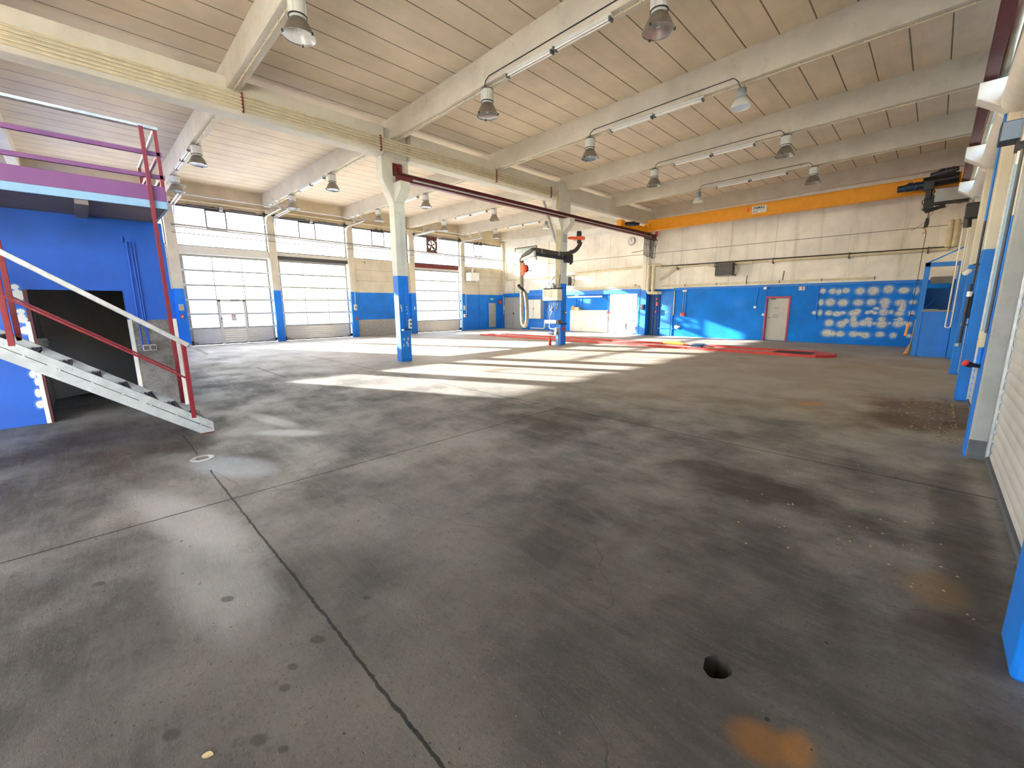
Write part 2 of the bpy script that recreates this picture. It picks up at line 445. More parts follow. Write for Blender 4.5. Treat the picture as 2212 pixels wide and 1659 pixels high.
def shutter():
    g = G('shutter_slats'); x, y, z, p = g.pos()
    n = g.noise(1.2, 5, .6); sp = g.noise(9, 5, .7, g.vec((1,1,1)))
    c = g.mix(g.ss(n, .3, .7), srgb(196,192,182), srgb(214,211,203))
    c = g.mix(g.ss(sp, .66, .74)*.8*g.ss(z, 1.6, .2), c, srgb(112,98,80))
    g.bsdf(c, .5, .1); return g.mat
M['shutter'] = shutter()
M['asphalt'] = paint('yard_asphalt', srgb(190,188,186), .8, 0, .1, .6)
M['extwall'] = paint('neighbour_wall', srgb(176,190,214), .8, 0, .06, .4)
M['extroof'] = paint('neighbour_roof', srgb(150,150,160), .8, 0, .06, .6)
M['bark'] = paint('tree_bark', srgb(150,134,120), .9, 0, .2, 4)

# ------------------------------------------------------------------ shell
XG, YB, XR = -22.15, 21.45, .60
Y0 = -9.0
# floor with a drilled hole
hx, hy, hr = -.49, 1.785, .054
fm = MB(); s = .3; N = 32
ring = []
for i in range(N):
    t = 2*math.pi*i/N
    w = 1 + .07*math.sin(3*t+.7) + .035*math.sin(7*t) + .02*math.sin(13*t+1)
    ring.append((hx + hr*w*math.cos(t)*1.05, hy + hr*w*math.sin(t)*1.25, 0))
sq = []
for i in range(N):
    t = 2*math.pi*i/N; c_, s_ = math.cos(t), math.sin(t); k = s/max(abs(c_), abs(s_)); sq.append((hx + k*c_, hy + k*s_, 0))
fm.add(ring + sq, [(i, N+i, N+(i+1)%N, (i+1)%N) for i in range(N)])
x0, x1, y0, y1 = XG-.3, XR+.3, Y0, YB+.4
for a, b, c, d in ((x0, hx-s, y0, y1), (hx+s, x1, y0, y1), (hx-s, hx+s, y0, hy-s), (hx-s, hx+s, hy+s, y1)):
    fm.add([(a,c,0),(b,c,0),(b,d,0),(a,d,0)], [(0,1,2,3)])
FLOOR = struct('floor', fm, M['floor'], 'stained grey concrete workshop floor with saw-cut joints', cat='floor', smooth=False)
hm = MB(); lo = [(p[0]*.96+hx*.04, p[1]*.96+hy*.04, -.22) for p in ring]
hm.add(ring + lo, [(i, (i+1)%N, N+(i+1)%N, N+i) for i in range(N)]); hm.add(lo, [tuple(range(N))])
ob('hole_shaft', hm, M['hole'], FLOOR, fix=False)
# ceiling
cm = MB()
def slab(xa, xb, za, zb):
    cm.prism([(xa, za), (xb, zb), (xb, zb+.25), (xa, za+.25)], 'y', Y0-.2, YB+.4)
slab(-11.0, .95, 6.475, 6.73); slab(XG-.4, -11.0, 6.62, 6.475)
struct('ceiling', cm, M['ceil'], 'beige precast roof panels with dark joints', cat='ceiling', smooth=False)
# cross beams
BY = [-4.75, -1.05, 2.65, 6.35, 10.05, 13.75, 17.45, 21.2]
for i, y in enumerate(BY):
    m = MB(); w = .24
    m.prism([(XG, 6.03), (-10.95, 5.975), (-10.95, 6.60), (XG, 6.70)], 'y', y, y+w)
    m.prism([(-10.95, 5.975), (.6, 6.1), (.6, 6.78), (-10.95, 6.60)], 'y', y, y+w)
    o = struct('ceiling_beam', m, M['beam'], 'pale concrete crossbeam, %s' % ['out of view behind the camera', 'behind the mezzanine at the left edge', 'nearest in front of the camera', 'resting on the nearer free column', 'between the two free columns', 'resting on the farther free column', 'between farther column and back wall', 'along the top of the back wall'][i], bevel=.012, cat='beam')
# girder
gm = MB()
gm.prism([(-11.22,5.62), (-11.15,5.55), (-10.80,5.55), (-10.73,5.62), (-10.73,6.2), (-11.22,6.2)], 'y', Y0, 6.12)
gm.prism([(-11.22,5.62), (-11.15,5.55), (-10.80,5.55), (-10.73,5.62), (-10.73,6.2), (-11.22,6.2)], 'y', 6.92, 13.4)
gm.prism([(-11.22,5.62), (-11.15,5.55), (-10.80,5.55), (-10.73,5.62), (-10.73,6.2), (-11.22,6.2)], 'y', 14.15, YB)
struct('ceiling_beam', gm, M['girder'], 'long main girder carrying five parallel pipes along its side', bevel=.01, cat='beam')
# free columns with hammerhead and crane corbel
def column(xa, ya, label):
    xb, yb = xa+.27, ya+.34
    m = MB()
    m.box(xa, xb, ya, yb, 0, 4.5)
    m.prism([(ya,4.42), (yb,4.42), (yb,4.5), (yb+.17,5.0), (yb+.17,5.56), (ya-.3,5.56), (ya-.3,4.98)], 'x', xa-.01, xb+.005)
    m.box(xa, xb+.01, ya-.22, yb+.14, 5.56, 6.25)
    m.prism([(xb,4.40), (xb+.36,4.70), (xb+.36,4.92), (xb,4.92)], 'y', ya+.02, yb-.02)
    return struct('column', m, M['col'], label, bevel=.012, cat='column')
column(-11.17, 6.40, 'nearer free column, blue below and pale grey above, with chipped paint')
column(-10.95, 13.58, 'farther free column carrying the control box and exhaust arm')
# walls
def wallboxes(name, boxes, mat, label, extra=None):
    m = MB()
    for b in boxes: m.box(*b)
    o = struct(name, m, mat, label, cat='wall', smooth=False); return o
XA = XG-.22
bays = [(-8.3,-4.75),(-4.42,-1.05),(-.72,2.70),(3.03,6.37),(6.70,10.08),(10.41,13.75),(14.09,17.56),(17.86,21.45)]
pils = [(-4.75,-4.42),(-1.05,-.72),(2.70,3.03),(6.37,6.70),(10.08,10.41),(13.75,14.09),(17.56,17.86),(21.25,21.45)]
wallboxes('wall_left', [(XA,XG,Y0,YB+.2,5.72,6.75)], M['wupper'], 'beige wall strip above the glazed front')
wallboxes('wall_left', [(XA,XG,10.41,13.75,0,4.13)], M['wleftg'], 'beige, blue and bare concrete panel between second and third sectional doors')
wallboxes('wall_left', [(XA,XG,17.86,YB+.2,0,4.13)], M['wleft'], 'beige and blue panel in the far corner of the glazed front')
wallboxes('wall_left', [(XA,XG,Y0,-8.3,0,5.72)], M['wleft'], 'end of the glazed wall behind the mezzanine')
wallboxes('wall_rear', [(XA,XR+.3,Y0-.25,Y0,0,.6),(XA,XR+.3,Y0-.25,Y0,5.75,6.8)]+[(-22.4+k*3.83-.2,-22.4+k*3.83+.2,Y0-.25,Y0,.6,5.75) for k in range(7)], M['white_wall'], 'white unseen wall behind the camera, with glazing added for fill light')
for k in range(6):  # unseen rear glazing, added to let sun in as bounced fill light
    a = -22.4+k*3.83+.2; b = a+3.43
    r = sroot('window_%d' % (10+k), (a, Y0-.1, .6), 'tall window added behind the camera for fill light', 'window')
    ob('pane', MB().box(a,b,Y0-.12,Y0-.10,.6,5.75), M['clear'], r, smooth=False)
    m = MB()
    for zz in (.63, 2.3, 4.0, 5.72): m.box(a,b,Y0-.15,Y0-.05,zz-.03,zz+.03)
    ob('glazing_bar', m, M['alu'], r)
pl = ['out of view behind mezzanine', 'at the left edge above mezzanine', 'left of the first sectional door', 'between the first two sectional doors', 'right of the second sectional door', 'left of the farthest sectional door', 'right of the farthest sectional door', 'in the far corner']
for (a, b), t in zip(pils, pl):
    m = MB(); m.box(XA-.35, XG+.16, a, b, 0, 5.95); m.box(XA, XG+.05, a+.06, b-.06, 5.95, 6.7)
    struct('pilaster', m, M['pil'], 'beige and blue wall pilaster ' + t, bevel=.008, cat='pilaster')
# clerestory windows with vents
vents = {3:(4.12,4.89), 4:(7.81,8.61), 5:(11.55,12.32), 7:(18.80,19.56), 1:(-3.4,-2.6), 2:(.3,1.1)}
for i, (a, b) in enumerate(bays):
    nm = 'window_%d' % (i+1)
    r = sroot(nm, (XG, (a+b)/2, 4.13), ['clerestory band out of view', 'clerestory band behind the mezzanine', 'clerestory band above the mezzanine railing', 'clerestory band over the first sectional door', 'clerestory band over the second sectional door', 'clerestory band over the beige panel', 'clerestory band with the extractor fan', 'clerestory band in the far corner'][i], 'window')
    m = MB(); X = XG-.09
    for za, zb in ((4.10,4.16),(5.66,5.74)): m.box(X-.03, X+.05, a, b, za, zb)
    for ya, yb in ((a,a+.04),(b-.04,b)): m.box(X-.03, X+.05, ya, yb, 4.1, 5.7)
    ob('window_frame', m, M['dalu'], r, .004)
    v = vents.get(i); fan = (15.07,15.86) if i == 6 else None
    m = MB(); h = v or fan
    if h:
        z0v = 4.86
        m.box(X, X+.012, a, h[0], 4.13, 5.7); m.box(X, X+.012, h[1], b, 4.13, 5.7); m.box(X, X+.012, h[0], h[1], 4.13, z0v)
        if fan: m.box(X-.08, X-.07, h[0], h[1], z0v, 5.7)  # pane added behind the fan to dim direct sun
    else: m.box(X, X+.012, a, b, 4.13, 5.7)
    ob('profiled_pane', m, M['profile'], r, smooth=False)
    if v:
        m = MB(); t = .05; f0, f1, z1 = v[0], v[1], 5.66
        m.box(X-.02, X+.05, f0, f0+t, z0v, z1); m.box(X-.02, X+.05, f1-t, f1, z0v, z1); m.box(X-.02, X+.05, f0+t, f1-t, z0v, z0v+t); m.box(X-.02, X+.05, f0+t, f1-t, z1-t, z1)
        s_ = ob('vent_sash', m, M['dalu'], r, .005)
        m = MB(); m.box(X, X+.008, f0+t, f1-t, z0v+t, z1-t); ob('vent_pane', m, M['profile'], s_, smooth=False)
        m = MB(); m.tube([(XG+.05, f0-.05, 5.74), (XG+.06, f1+.05, 5.73), (XG+.05, f1+.5, 5.69)], .012, 6); m.box(XG, XG+.06, f0+.25, f0+.32, 5.66, 5.78); m.box(XG, XG+.06, f1-.2, f1-.13, 5.66, 5.78)
        ob('vent_opener', m, M['dmetal'], r)
    if i < 3: wallboxes('wall_left', [(XA,XG,a,b,0,4.13)], M['wleft'], 'beige and blue wall panel under the clerestory, %s' % ['out of view','behind the mezzanine','beside the mezzanine'][i])
# extractor fan in the clerestory
X = XG-.09
t = thing('extractor_fan', (X, 15.46, 5.25), 'square extractor fan mounted in the clerestory glazing above the farthest sectional door', 'fan')
m = MB(); m.box(X-.03, X+.08, 15.07, 15.86, 5.58, 5.70); m.box(X-.03, X+.08, 15.07, 15.86, 4.83, 4.90)
for a, b in ((15.07,15.11),(15.82,15.86)): m.box(X-.03, X+.08, a, b, 4.9, 5.58)
ob('frame', m, M['rust'], t, .004)
m = MB(); nn = 28; oc = []; ic = []
for k in range(nn):
    an = 2*math.pi*(k+.5)/nn; c_, s_ = math.cos(an), math.sin(an); q = .355/max(abs(c_), abs(s_)); q = min(q, .48)
    oc.append((X+.05, 15.465+c_*min(q,.36/abs(c_) if abs(c_)>1e-3 else 9), 5.24+s_*min(q,.34/abs(s_) if abs(s_)>1e-3 else 9))); ic.append((X+.05, 15.465+.27*c_, 5.24+.27*s_))
m.add(oc+ic, [(k,(k+1)%nn,nn+(k+1)%nn,nn+k) for k in range(nn)])
ob('mounting_plate', m, M['dgrey'], t)
m = MB(); m.tube([(X+.06, 15.465+.28*math.cos(2*math.pi*k/32), 5.24+.28*math.sin(2*math.pi*k/32)) for k in range(32)], .014, 6, True); ob('ring', m, M['dalu'], t)
m = MB(); m.cyl((X-.02,15.465,5.24),(X+.07,15.465,5.24),.06,14); hub = ob('hub', m, M['black'], t)
for k in range(5):
    a_ = 2*math.pi*k/5+.4; m = MB(); d = Vector((0,math.cos(a_),math.sin(a_))); q = Vector((0,-math.sin(a_),math.cos(a_))); o_ = Vector((X+.02,15.465,5.24))
    m.add([o_+d*.05-q*.04, o_+d*.05+q*.04+Vector((.03,0,0)), o_+d*.26+q*.09+Vector((.04,0,0)), o_+d*.26-q*.06], [(0,1,2,3)]); ob('blade', m, M['dmetal'], t)
m = MB(); m.tube([(X+.1,15.1,5.45),(X+.1,15.465,5.27),(X+.1,15.8,5.05)], .01, 6); m.tube([(X+.1,15.2,4.98),(X+.1,15.465,5.22),(X+.1,15.75,5.5)], .01, 6); ob('guard', m, M['amber'], t)

# sectional doors
def sect_door(nm, a, b, label, wicket=False):
    r = sroot(nm, (XG-.1, (a+b)/2, 0), label, 'door'); X = XG-.06
    a += .03; b -= .03
    zs = [.73, 1.335, 1.94, 2.545, 3.15, 3.755]
    m = MB(); m.box(X-.04, X, a, b, .055, .73)
    for k in range(6): m.box(X, X+.006, a+.06, b-.06, .12+k*.1, .195+k*.1)
    ob('bottom_panel', m, M['panelw'], r, .003)
    m = MB(); m.box(X-.05, X+.005, a, b, .012, .055); ob('floor_seal', m, M['black'], r)
    for k, z in enumerate(zs):
        m = MB(); h = .032 if k < 5 else .05
        m.box(X-.035, X+.012, a, b, z-h, z+h); ob('rail', m, M['alu'], r, .004)
    ys = [a + (b-a)*k/3 for k in range(4)]
    for k, yy in enumerate(ys):
        m = MB(); w = .05 if k in (0,3) else .02
        lo_, hi_ = .73, 3.75
        if k in (0,3): yy = yy + (w if k == 0 else -w)
        m.box(X-.03, X+.008, yy-w, yy+w, .06 if k in (0,3) else lo_, hi_); ob('stile' if k in (0,3) else 'mullion', m, M['alu'], r, .004)
    for j in range(5):
        for k in range(3):
            m = MB(); m.box(X-.016, X-.010, ys[k]+.02, ys[k+1]-.02, zs[j]+.03, zs[j+1]-.03); ob('pane', m, M['glass'], r, smooth=False)
    for yy in (a+.03, b-.03):
        for z in zs[:-1]:
            m = MB(); m.box(X+.008, X+.05, yy-.05, yy+.05, z-.05, z+.05); m.cyl((X+.05,yy-.06,z),(X+.05,yy+.06,z),.02,8); ob('roller_bracket', m, M['zinc'], r)
    if wicket:
        wa, wb = wicket
        w = ob('wicket_frame', (lambda q: (q.box(X-.03,X+.03,wa,wa+.10,.02,1.94), q.box(X-.03,X+.03,wb-.10,wb,.02,1.94), q.box(X-.03,X+.03,wa,wb,1.86,1.96))[0])(MB()), M['panelw'], r, .005)
        m = MB(); m.box(X+.03, X+.06, wa+.05, wa+.075, 1.08, 1.18); m.cyl((X+.05,wa+.06,1.12),(X+.10,wa+.06,1.12),.012,8); m.cyl((X+.10,wa+.055,1.12),(X+.10,wa+.19,1.125),.011,8); m.cyl((X+.03,wa+.06,.98),(X+.05,wa+.06,.98),.02,10)
        ob('handle', m, M['black'], w)
        m = MB(); m.box(X+.03, X+.06, (wa+wb)/2-.05, (wa+wb)/2+.3, 1.90, 1.93); ob('door_closer', m, M['dalu'], w)
    for yy in (a+.02, b-.02):
        sgn = 1 if yy < (a+b)/2 else -1
        m = MB(); m.obar((X+.02, yy+.18*sgn, .12), (X+.16, yy+.1*sgn, .13), .07, .03); m.box(X+.005, X+.05, yy-.02, yy+.06, .05, .2); ob('bottom_bracket', m, M['black'], r)
    return r
sect_door('door_1', 3.03, 6.37, 'first sectional glass door from the left, with a wicket door in it', (4.17, 5.22))
sect_door('door_2', 6.70, 10.08, 'second sectional glass door from the left')
sect_door('door_3', 14.09, 17.56, 'farthest sectional glass door, right of the nearer free column')
X = XG-.03
t = thing('notice_sign', (X, 4.70, 1.17), 'small white prohibition notice with a red circle on the wicket door glass', 'sign')
m = MB(); m.box(X-.004, X, 4.60, 4.80, 1.02, 1.34); ob('plate', m, M['whitep'], t)
m = MB(); m.tube([(X+.002, 4.70+.062*math.cos(2*math.pi*k/24), 1.245+.062*math.sin(2*math.pi*k/24)) for k in range(24)], .008, 6, True); m.obar((X+.002,4.655,1.29),(X+.002,4.745,1.20),.004,.014,(0,1,1)); ob('red_ring', m, M['red'], t)
m = MB(); m.box(X, X+.002, 4.66, 4.74, 1.238, 1.252); m.box(X, X+.002, 4.725, 4.74, 1.252, 1.27); ob('cigarette', m, M['black'], t)
m = MB(); m.box(X, X+.002, 4.625, 4.775, 1.115, 1.128); m.box(X, X+.002, 4.625, 4.775, 1.07, 1.083); ob('text_line', m, M['dgrey'], t)
# lintels over the doors
struct('trim_1', MB().box(XG-.2, XG+.10, 3.03, 6.37, 3.80, 4.12), M['panelw'], 'pale box beam over the first sectional door', .015, 'trim')
m = MB(); m.box(XG-.2, XG+.02, 6.70, 10.08, 3.96, 4.12); struct('trim_2', m, M['panelw'], 'pale strip over the second sectional door', .01, 'trim')
m = MB(); m.box(XG-.2, XG+.05, 6.70, 10.08, 3.80, 3.96); m.box(XG+.05, XG+.07, 6.70, 10.08, 3.90, 3.92); struct('trim_3', m, M['dalu'], 'dark steel lintel over the second sectional door', .006, 'trim')
struct('trim_4', MB().box(XG-.2, XG+.08, 14.09, 17.4, 3.88, 4.10), M['rust'], 'red-brown steel lintel over the farthest sectional door', .01, 'trim')
struct('trim_5', MB().box(XG-.2, XG+.03, 14.09, 17.56, 3.79, 3.88), M['panelw'], 'pale strip under the red-brown lintel', .005, 'trim')
# small grey door in the far corner
r = sroot('door_4', (XG, 20.3, 0), 'small grey steel door under the green escape sign in far corner', 'door')
m = MB(); m.box(XG, XG+.03, 19.98, 20.66, .12, 1.80); ob('leaf', m, M['greydoor'], r, .004)
m = MB(); m.box(XG, XG+.045, 19.93, 20.71, 1.80, 1.85); m.box(XG, XG+.045, 19.93, 19.98, .05, 1.8); m.box(XG, XG+.045, 20.66, 20.71, .05, 1.8); ob('door_frame', m, M['blue'], r)
m = MB(); m.cyl((XG+.03,20.58,.98),(XG+.07,20.58,.98),.015,8); m.cyl((XG+.07,20.58,.98),(XG+.07,20.48,.98),.01,8); ob('door_handle', m, M['zinc'], r)
t = thing('escape_sign', (XG, 20.36, 2.08), 'small white and green escape sign above grey door in far corner', 'sign')
m = MB(); m.box(XG, XG+.006, 20.2, 20.52, 2.0, 2.16); ob('plate', m, paint('sign_green', srgb(40,150,90), .4), t)
m = MB(); m.box(XG+.006, XG+.008, 20.22, 20.30, 2.02, 2.14); m.prism([(20.34,2.06),(20.40,2.12),(20.40,2.09),(20.48,2.09),(20.48,2.04),(20.40,2.04),(20.40,2.01)], 'x', XG+.006, XG+.008); ob('pictogram', m, M['whitep'], t)

# back wall
m = MB()
T = .3
m.box(XG-.2, XR+.3, YB, YB+T, 2.41, 6.8)
m.box(XG-.2, -5.31, YB, YB+T, 0, 2.41); m.box(-4.45, -3.7, YB, YB+T, 0, 2.41); m.box(-.2, XR+.3, YB, YB+T, 0, 2.41); m.box(-5.31, -4.45, YB, YB+T, 1.88, 2.41); m.box(-5.31,-4.45, YB+.14, YB+T, 0, 1.88)
SPOTS = [(-3.32,2.12,.09,.09),(-2.99,2.1,.11,.1),(-2.79,2.07,.08,.1),(-2.57,2.11,.11,.09),(-2.13,2.08,.13,.12),(-1.73,2.08,.15,.14),(-1.3,2.12,.13,.13),(-.87,2.07,.14,.1),(-.53,2.05,.07,.12),(-3.33,1.66,.08,.11),(-3.03,1.66,.15,.13),(-2.61,1.64,.15,.12),(-2.13,1.64,.14,.11),(-1.74,1.65,.13,.11),(-1.35,1.66,.14,.12),(-1.33,1.5,.1,.08),(-.91,1.62,.14,.1),(-.83,1.49,.08,.1),(-.85,1.37,.09,.1),(-.57,1.64,.09,.07),(-3.52,1.24,.07,.06),(-3.33,1.24,.07,.1),(-3.03,1.23,.11,.09),(-2.76,1.2,.13,.09),(-2.59,1.24,.11,.06),(-2.22,1.22,.15,.11),(-2.12,1.3,.1,.09),(-1.81,1.26,.07,.06),(-1.57,1.41,.08,.05),(-1.58,1.24,.07,.05),(-1.7,1.29,.08,.05),(-1.34,1.28,.12,.12),(-1.13,1.28,.06,.07),(-.89,1.22,.12,.08),(-.56,1.24,.08,.08),(-2.97,.83,.13,.12),(-2.57,.79,.13,.12),(-2.43,.91,.09,.09),(-2.21,.98,.09,.13),(-2.15,.8,.13,.11),(-1.88,.85,.13,.11),(-1.75,.99,.1,.07),(-1.7,.84,.08,.11),(-1.55,.84,.05,.05),(-1.36,1.01,.1,.08),(-1.34,.82,.14,.13),(-1.12,.86,.04,.04),(-.97,1.,.05,.03),(-.85,1.01,.08,.07),(-.89,.84,.13,.11),(-.74,.88,.08,.07),(-.59,.84,.08,.08),(-2.99,.42,.17,.13),(-2.82,.4,.11,.1),(-2.57,.4,.13,.1),(-2.14,.41,.13,.1),(-1.95,.42,.1,.07),(-1.78,.38,.13,.1),(-1.35,.43,.12,.09),(-.97,.41,.09,.09),(-.53,.41,.06,.06)]
def field(spots, u, v):
    b = 0.
    for cu, cv, ru, rv in spots:
        d = ((u-cu)/(ru*1.25))**2 + ((v-cv)/(rv*1.25))**2
        if d < 4: b = max(b, math.exp(-d*.75))
    return b
def grid(mb, a, b, c, d, du, P):
    nu = int((b-a)/du); nv = int((d-c)/du); vs = []; fs = []; at = []
    for j in range(nv+1):
        for i in range(nu+1):
            u = a+(b-a)*i/nu; v = c+(d-c)*j/nv; vs.append(P(u,v)); at.append((u,v))
    for j in range(nv):
        for i in range(nu):
            k = j*(nu+1)+i; fs.append((k,k+1,k+nu+2,k+nu+1))
    base = len(mb.v); mb.add(vs, fs); return base, at
gb, uv = grid(m, -3.7, -.2, 0, 2.41, .03, lambda u,v: (u, YB, v))
o = struct('wall_back', m, M['back'], 'back wall, blue below and stained white above, with plaster patches', cat='wall', smooth=False)
at = o.data.attributes.new('patch', 'FLOAT', 'POINT'); vals = [0.]*len(o.data.vertices)
for k, (u, v) in enumerate(uv): vals[gb+k] = field(SPOTS, u, v)
at.data.foreach_set('value', vals)
m = MB(); m.box(-9.55, -.3, YB-.05, YB, 2.33, 2.44); struct('trim_6', m, M['blue'], 'blue ledge along the top of the blue back wall', .006, 'trim')
m = MB(); m.box(-22.1, -11.3, YB-.16, YB, 2.22, 2.45); struct('trim_7', m, M['blue'], 'blue steel beam left of the back wall pipes', .006, 'trim')
m = MB(); m.box(-22.15, .6, YB-.02, YB, 5.56, 5.98); struct('trim_8', m, M['white_wall'], 'flush band below the last crossbeam', .004, 'trim')
# grey door with red frame
r = sroot('door_5', (-4.88, YB, 0), 'grey steel door with a red frame in the blue back wall', 'door')
m = MB(); m.box(-5.29, -4.47, YB+.09, YB+.135, .02, 1.86); ob('leaf', m, M['greydoor'], r, .004)
m = MB(); m.box(-5.36,-5.29,YB-.02,YB+.14,0,1.93); m.box(-4.47,-4.40,YB-.02,YB+.14,0,1.93); m.box(-5.29,-4.47,YB-.02,YB+.14,1.86,1.93); ob('door_frame', m, M['mauve'], r, .006)
m = MB()
for z, a, b in ((1.42,-5.02,-4.82),(1.12,-5.03,-4.83),(1.03,-5.06,-4.80)): m.box(a, b, YB+.085, YB+.09, z, z+.02)
ob('inscription', m, M['dgrey'], r)
m = MB(); m.box(-5.18, -5.0, YB+.06, YB+.09, 1.80, 1.85); ob('door_closer', m, M['dalu'], r)
m = MB(); m.cyl((-5.2,YB+.09,1.0),(-5.2,YB+.04,1.0),.014,8); m.cyl((-5.2,YB+.04,1.0),(-5.1,YB+.04,1.0),.01,8); ob('door_handle', m, M['black'], r)

# right wall: pilasters, shutters
rb = [(-8.6,-5.0),(-4.7,-1.1),(-.75,2.60),(2.95,6.34),(6.70,10.03),(10.40,13.78),(14.12,17.50)]
for k, (a, b) in enumerate(rb):
    r = sroot('window_%d' % (20+k), (XR+.1, (a+b)/2, 4.75), 'high window strip in the right wall, %s' % ['behind the camera','behind the camera','beside the camera','above the nearest shutter','above the second shutter','above the third shutter','above the farthest shutter'][k], 'window')
    ob('pane', MB().box(XR+.08, XR+.09, a, b, 4.75, 6.0), M['clear'], r, smooth=False)
    m = MB()
    for zz in (4.77, 5.98): m.box(XR+.05, XR+.12, a, b, zz-.03, zz+.03)
    for yy in (a+.02, (a+b)/2, b-.02): m.box(XR+.05, XR+.12, yy-.02, yy+.02, 4.75, 6.0)
    ob('window_frame', m, M['alu'], r)
wallboxes('wall_right', [(XR+.02,XR+.25,Y0,YB+.2,6.0,6.8),(XR+.02,XR+.25,Y0,YB+.2,4.35,4.75),(XR+.02,XR+.25,17.5,YB+.2,4.75,6.0),(XR+.02,XR+.25,Y0,2.60,0,4.35),(XR+.02,XR+.25,17.83,YB+.2,0,4.35)], M['white_wall'], 'white wall above the roller shutters')
rp = [(2.60,2.95,'pilr','nearest the camera at the right edge, blue at the foot'), (6.34,6.70,'gcol','with bare grey face and dark base, right of the shutter'), (10.03,10.40,'pilr','blue below and white above, third from the right edge'), (13.78,14.12,'pilr','blue below, just in front of the blue booth'), (17.50,17.83,'pilr','behind the blue booth')]
for a, b, mt, t in rp:
    m = MB(); m.box(.43, .9, a, b, 0, 6.6)
    struct('pilaster', m, M[mt], 'right wall pilaster ' + t, bevel=.02, cat='pilaster')
    m = MB(); m.prism([(.43,4.42),(.07,4.66),(.07,4.88),(.43,4.88)], 'y', a+.02, b-.02); struct('corbel', m, M['whitep'], 'white corbel under the right crane rail on pilaster ' + t.split(',')[0], .01, 'corbel')
struct('baseboard_right', MB().box(.44,.46,6.325,6.34,.0,.2).box(.432,.60,6.333,6.34,0,.2), M['dgrey'], 'dark painted base of the grey pilaster', 0, 'baseboard')
m = MB(); m.box(.418,.43,6.36,6.70,0,6.0); struct('trim_9', m, M['pilr'], 'blue and white front face of the grey pilaster', .004, 'trim')
def wave(a, b, ztop):
    m = MB(); n = int(ztop/.011); vs = []; fs = []
    for i in range(n+1):
        z = .06 + (ztop-.06)*i/n
        x = XR - .012*abs(math.sin(math.pi*z/.105))**.7
        vs += [(x, a, z), (x, b, z)]
    fs = [(2*i, 2*i+1, 2*i+3, 2*i+2) for i in range(n)]
    m.add(vs, fs); return m
sh = [(2.95,6.34,'nearest white roller shutter at the right edge'), (6.70,10.03,'second roller shutter, between grey and blue pilasters'), (10.40,13.78,'third roller shutter, behind the blue pilaster'), (14.12,17.50,'farthest roller shutter with white pull chain')]
for k, (a, b, lab) in enumerate(sh):
    r = sroot('door_%d' % (6+k), (XR, (a+b)/2, 0), lab, 'door')
    ob('shutter_curtain', wave(a+.03, b-.03, 4.35), M['shutter'], r)
    for yy in (a+.035, b-.035):
        m = MB(); m.box(XR-.04, XR-.015, yy-.035, yy+.035, .05, 4.35); ob('guide_rail', m, M['zinc'], r, .004)
    m = MB(); m.box(XR-.03, XR+.02, a, b, 0, .06); ob('bottom_bar', m, M['dgrey'], r)
    m = MB(); m.cyl((XR-.08,a,4.55),(XR-.08,b,4.55),.2,20); ob('shutter_roll', m, M['whitep'], r)

# ------------------------------------------------------------------ mezzanine block at the left
WX = -8.75
m = MB()
m.box(WX-.15, WX, .46, 1.04, 0, 1.86); m.box(WX-.15, WX, -.50, 1.04, 1.86, 2.9); m.box(WX-.15, WX, -9, -1.0, 0, 2.9); m.box(WX-.15, WX-.01, -1.0, -.50, 0, 2.9)
gb, uv = grid(m, -1.0, -.50, 0, 2.9, .012, lambda u,v: (WX, u, v))
o = struct('wall_mezzanine', m, M['lblue'], 'dark blue wall under the mezzanine with filler patches by the doorway', cat='wall', smooth=False)
SP2 = [(-.61,1.89,.04,.03),(-.59,1.78,.05,.07),(-.6,1.57,.04,.03),(-.6,1.47,.045,.06),(-.59,1.31,.05,.05),(-.61,.71,.03,.05),(-.58,.6,.03,.05),(-.6,.44,.03,.06),(-.6,.28,.04,.05)]
at = o.data.attributes.new('patch', 'FLOAT', 'POINT'); vals = [0.]*len(o.data.vertices)
for k, (u, v) in enumerate(uv): vals[gb+k] = field(SP2, u, v)
at.data.foreach_set('value', vals)
m = MB(); m.box(-14, WX-.15, .96, 1.05, 0, 2.9); m.box(-14, -13.9, -9, 1.0, 0, 2.9)
struct('wall_mezzanine', m, M['lblue'], 'end wall of the room under the mezzanine', cat='wall', smooth=False)
m = MB()
m.add([(-10.9,-.68,0),(-12.05,.66,0),(-12.05,.66,2.6),(-10.9,-.68,2.6)], [(0,1,2,3)])
m.box(-11.2, WX-.15, -.66, -.56, 0, 2.6); m.box(-12.2, WX-.15, .62, .70, 0, 2.6)
struct('wall_recess', m, M['greydoor'], 'grey walls of the dim recess behind the stairs', cat='wall', smooth=False)
m = MB(); m.box(WX-.12, WX+.012, -.545, -.50, 0, 1.86); struct('trim_10', m, paint('brown_jamb', srgb(84,38,38), .6), 'red-brown steel jamb at the left of the recess', .004, 'trim')
for ya, yb, lab in ((-.575,-.53,'left of the recess'), (.455,.505,'right of the recess'), (1.0,1.05,'on the outer corner of the blue wall')):
    m = MB(); m.box(WX, WX+.02, ya, yb, 0, 1.43); tag(ob('corner_guard', m, M['whitep'], None, .003), 'white corner protection angle ' + lab, 'corner guard', 'white corner guards')
t = tag(ob('lock_box', MB().box(WX-.02, WX+.05, -.50, -.40, 1.08, 1.20).cyl((WX+.05,-.45,1.15),(WX+.09,-.45,1.15),.015,8).cyl((WX+.09,-.45,1.15),(WX+.09,-.36,1.15),.012,8), M['black'], None, .004), 'black lock case with lever on the left jamb of the recess', 'lock')
tag(ob('checker_plate', MB().box(WX+.002, WX+.012, .505, 1.0, .02, 1.42), M['plate'], None, .002), 'grey checker plate cladding low on the blue mezzanine wall', 'wall cladding')
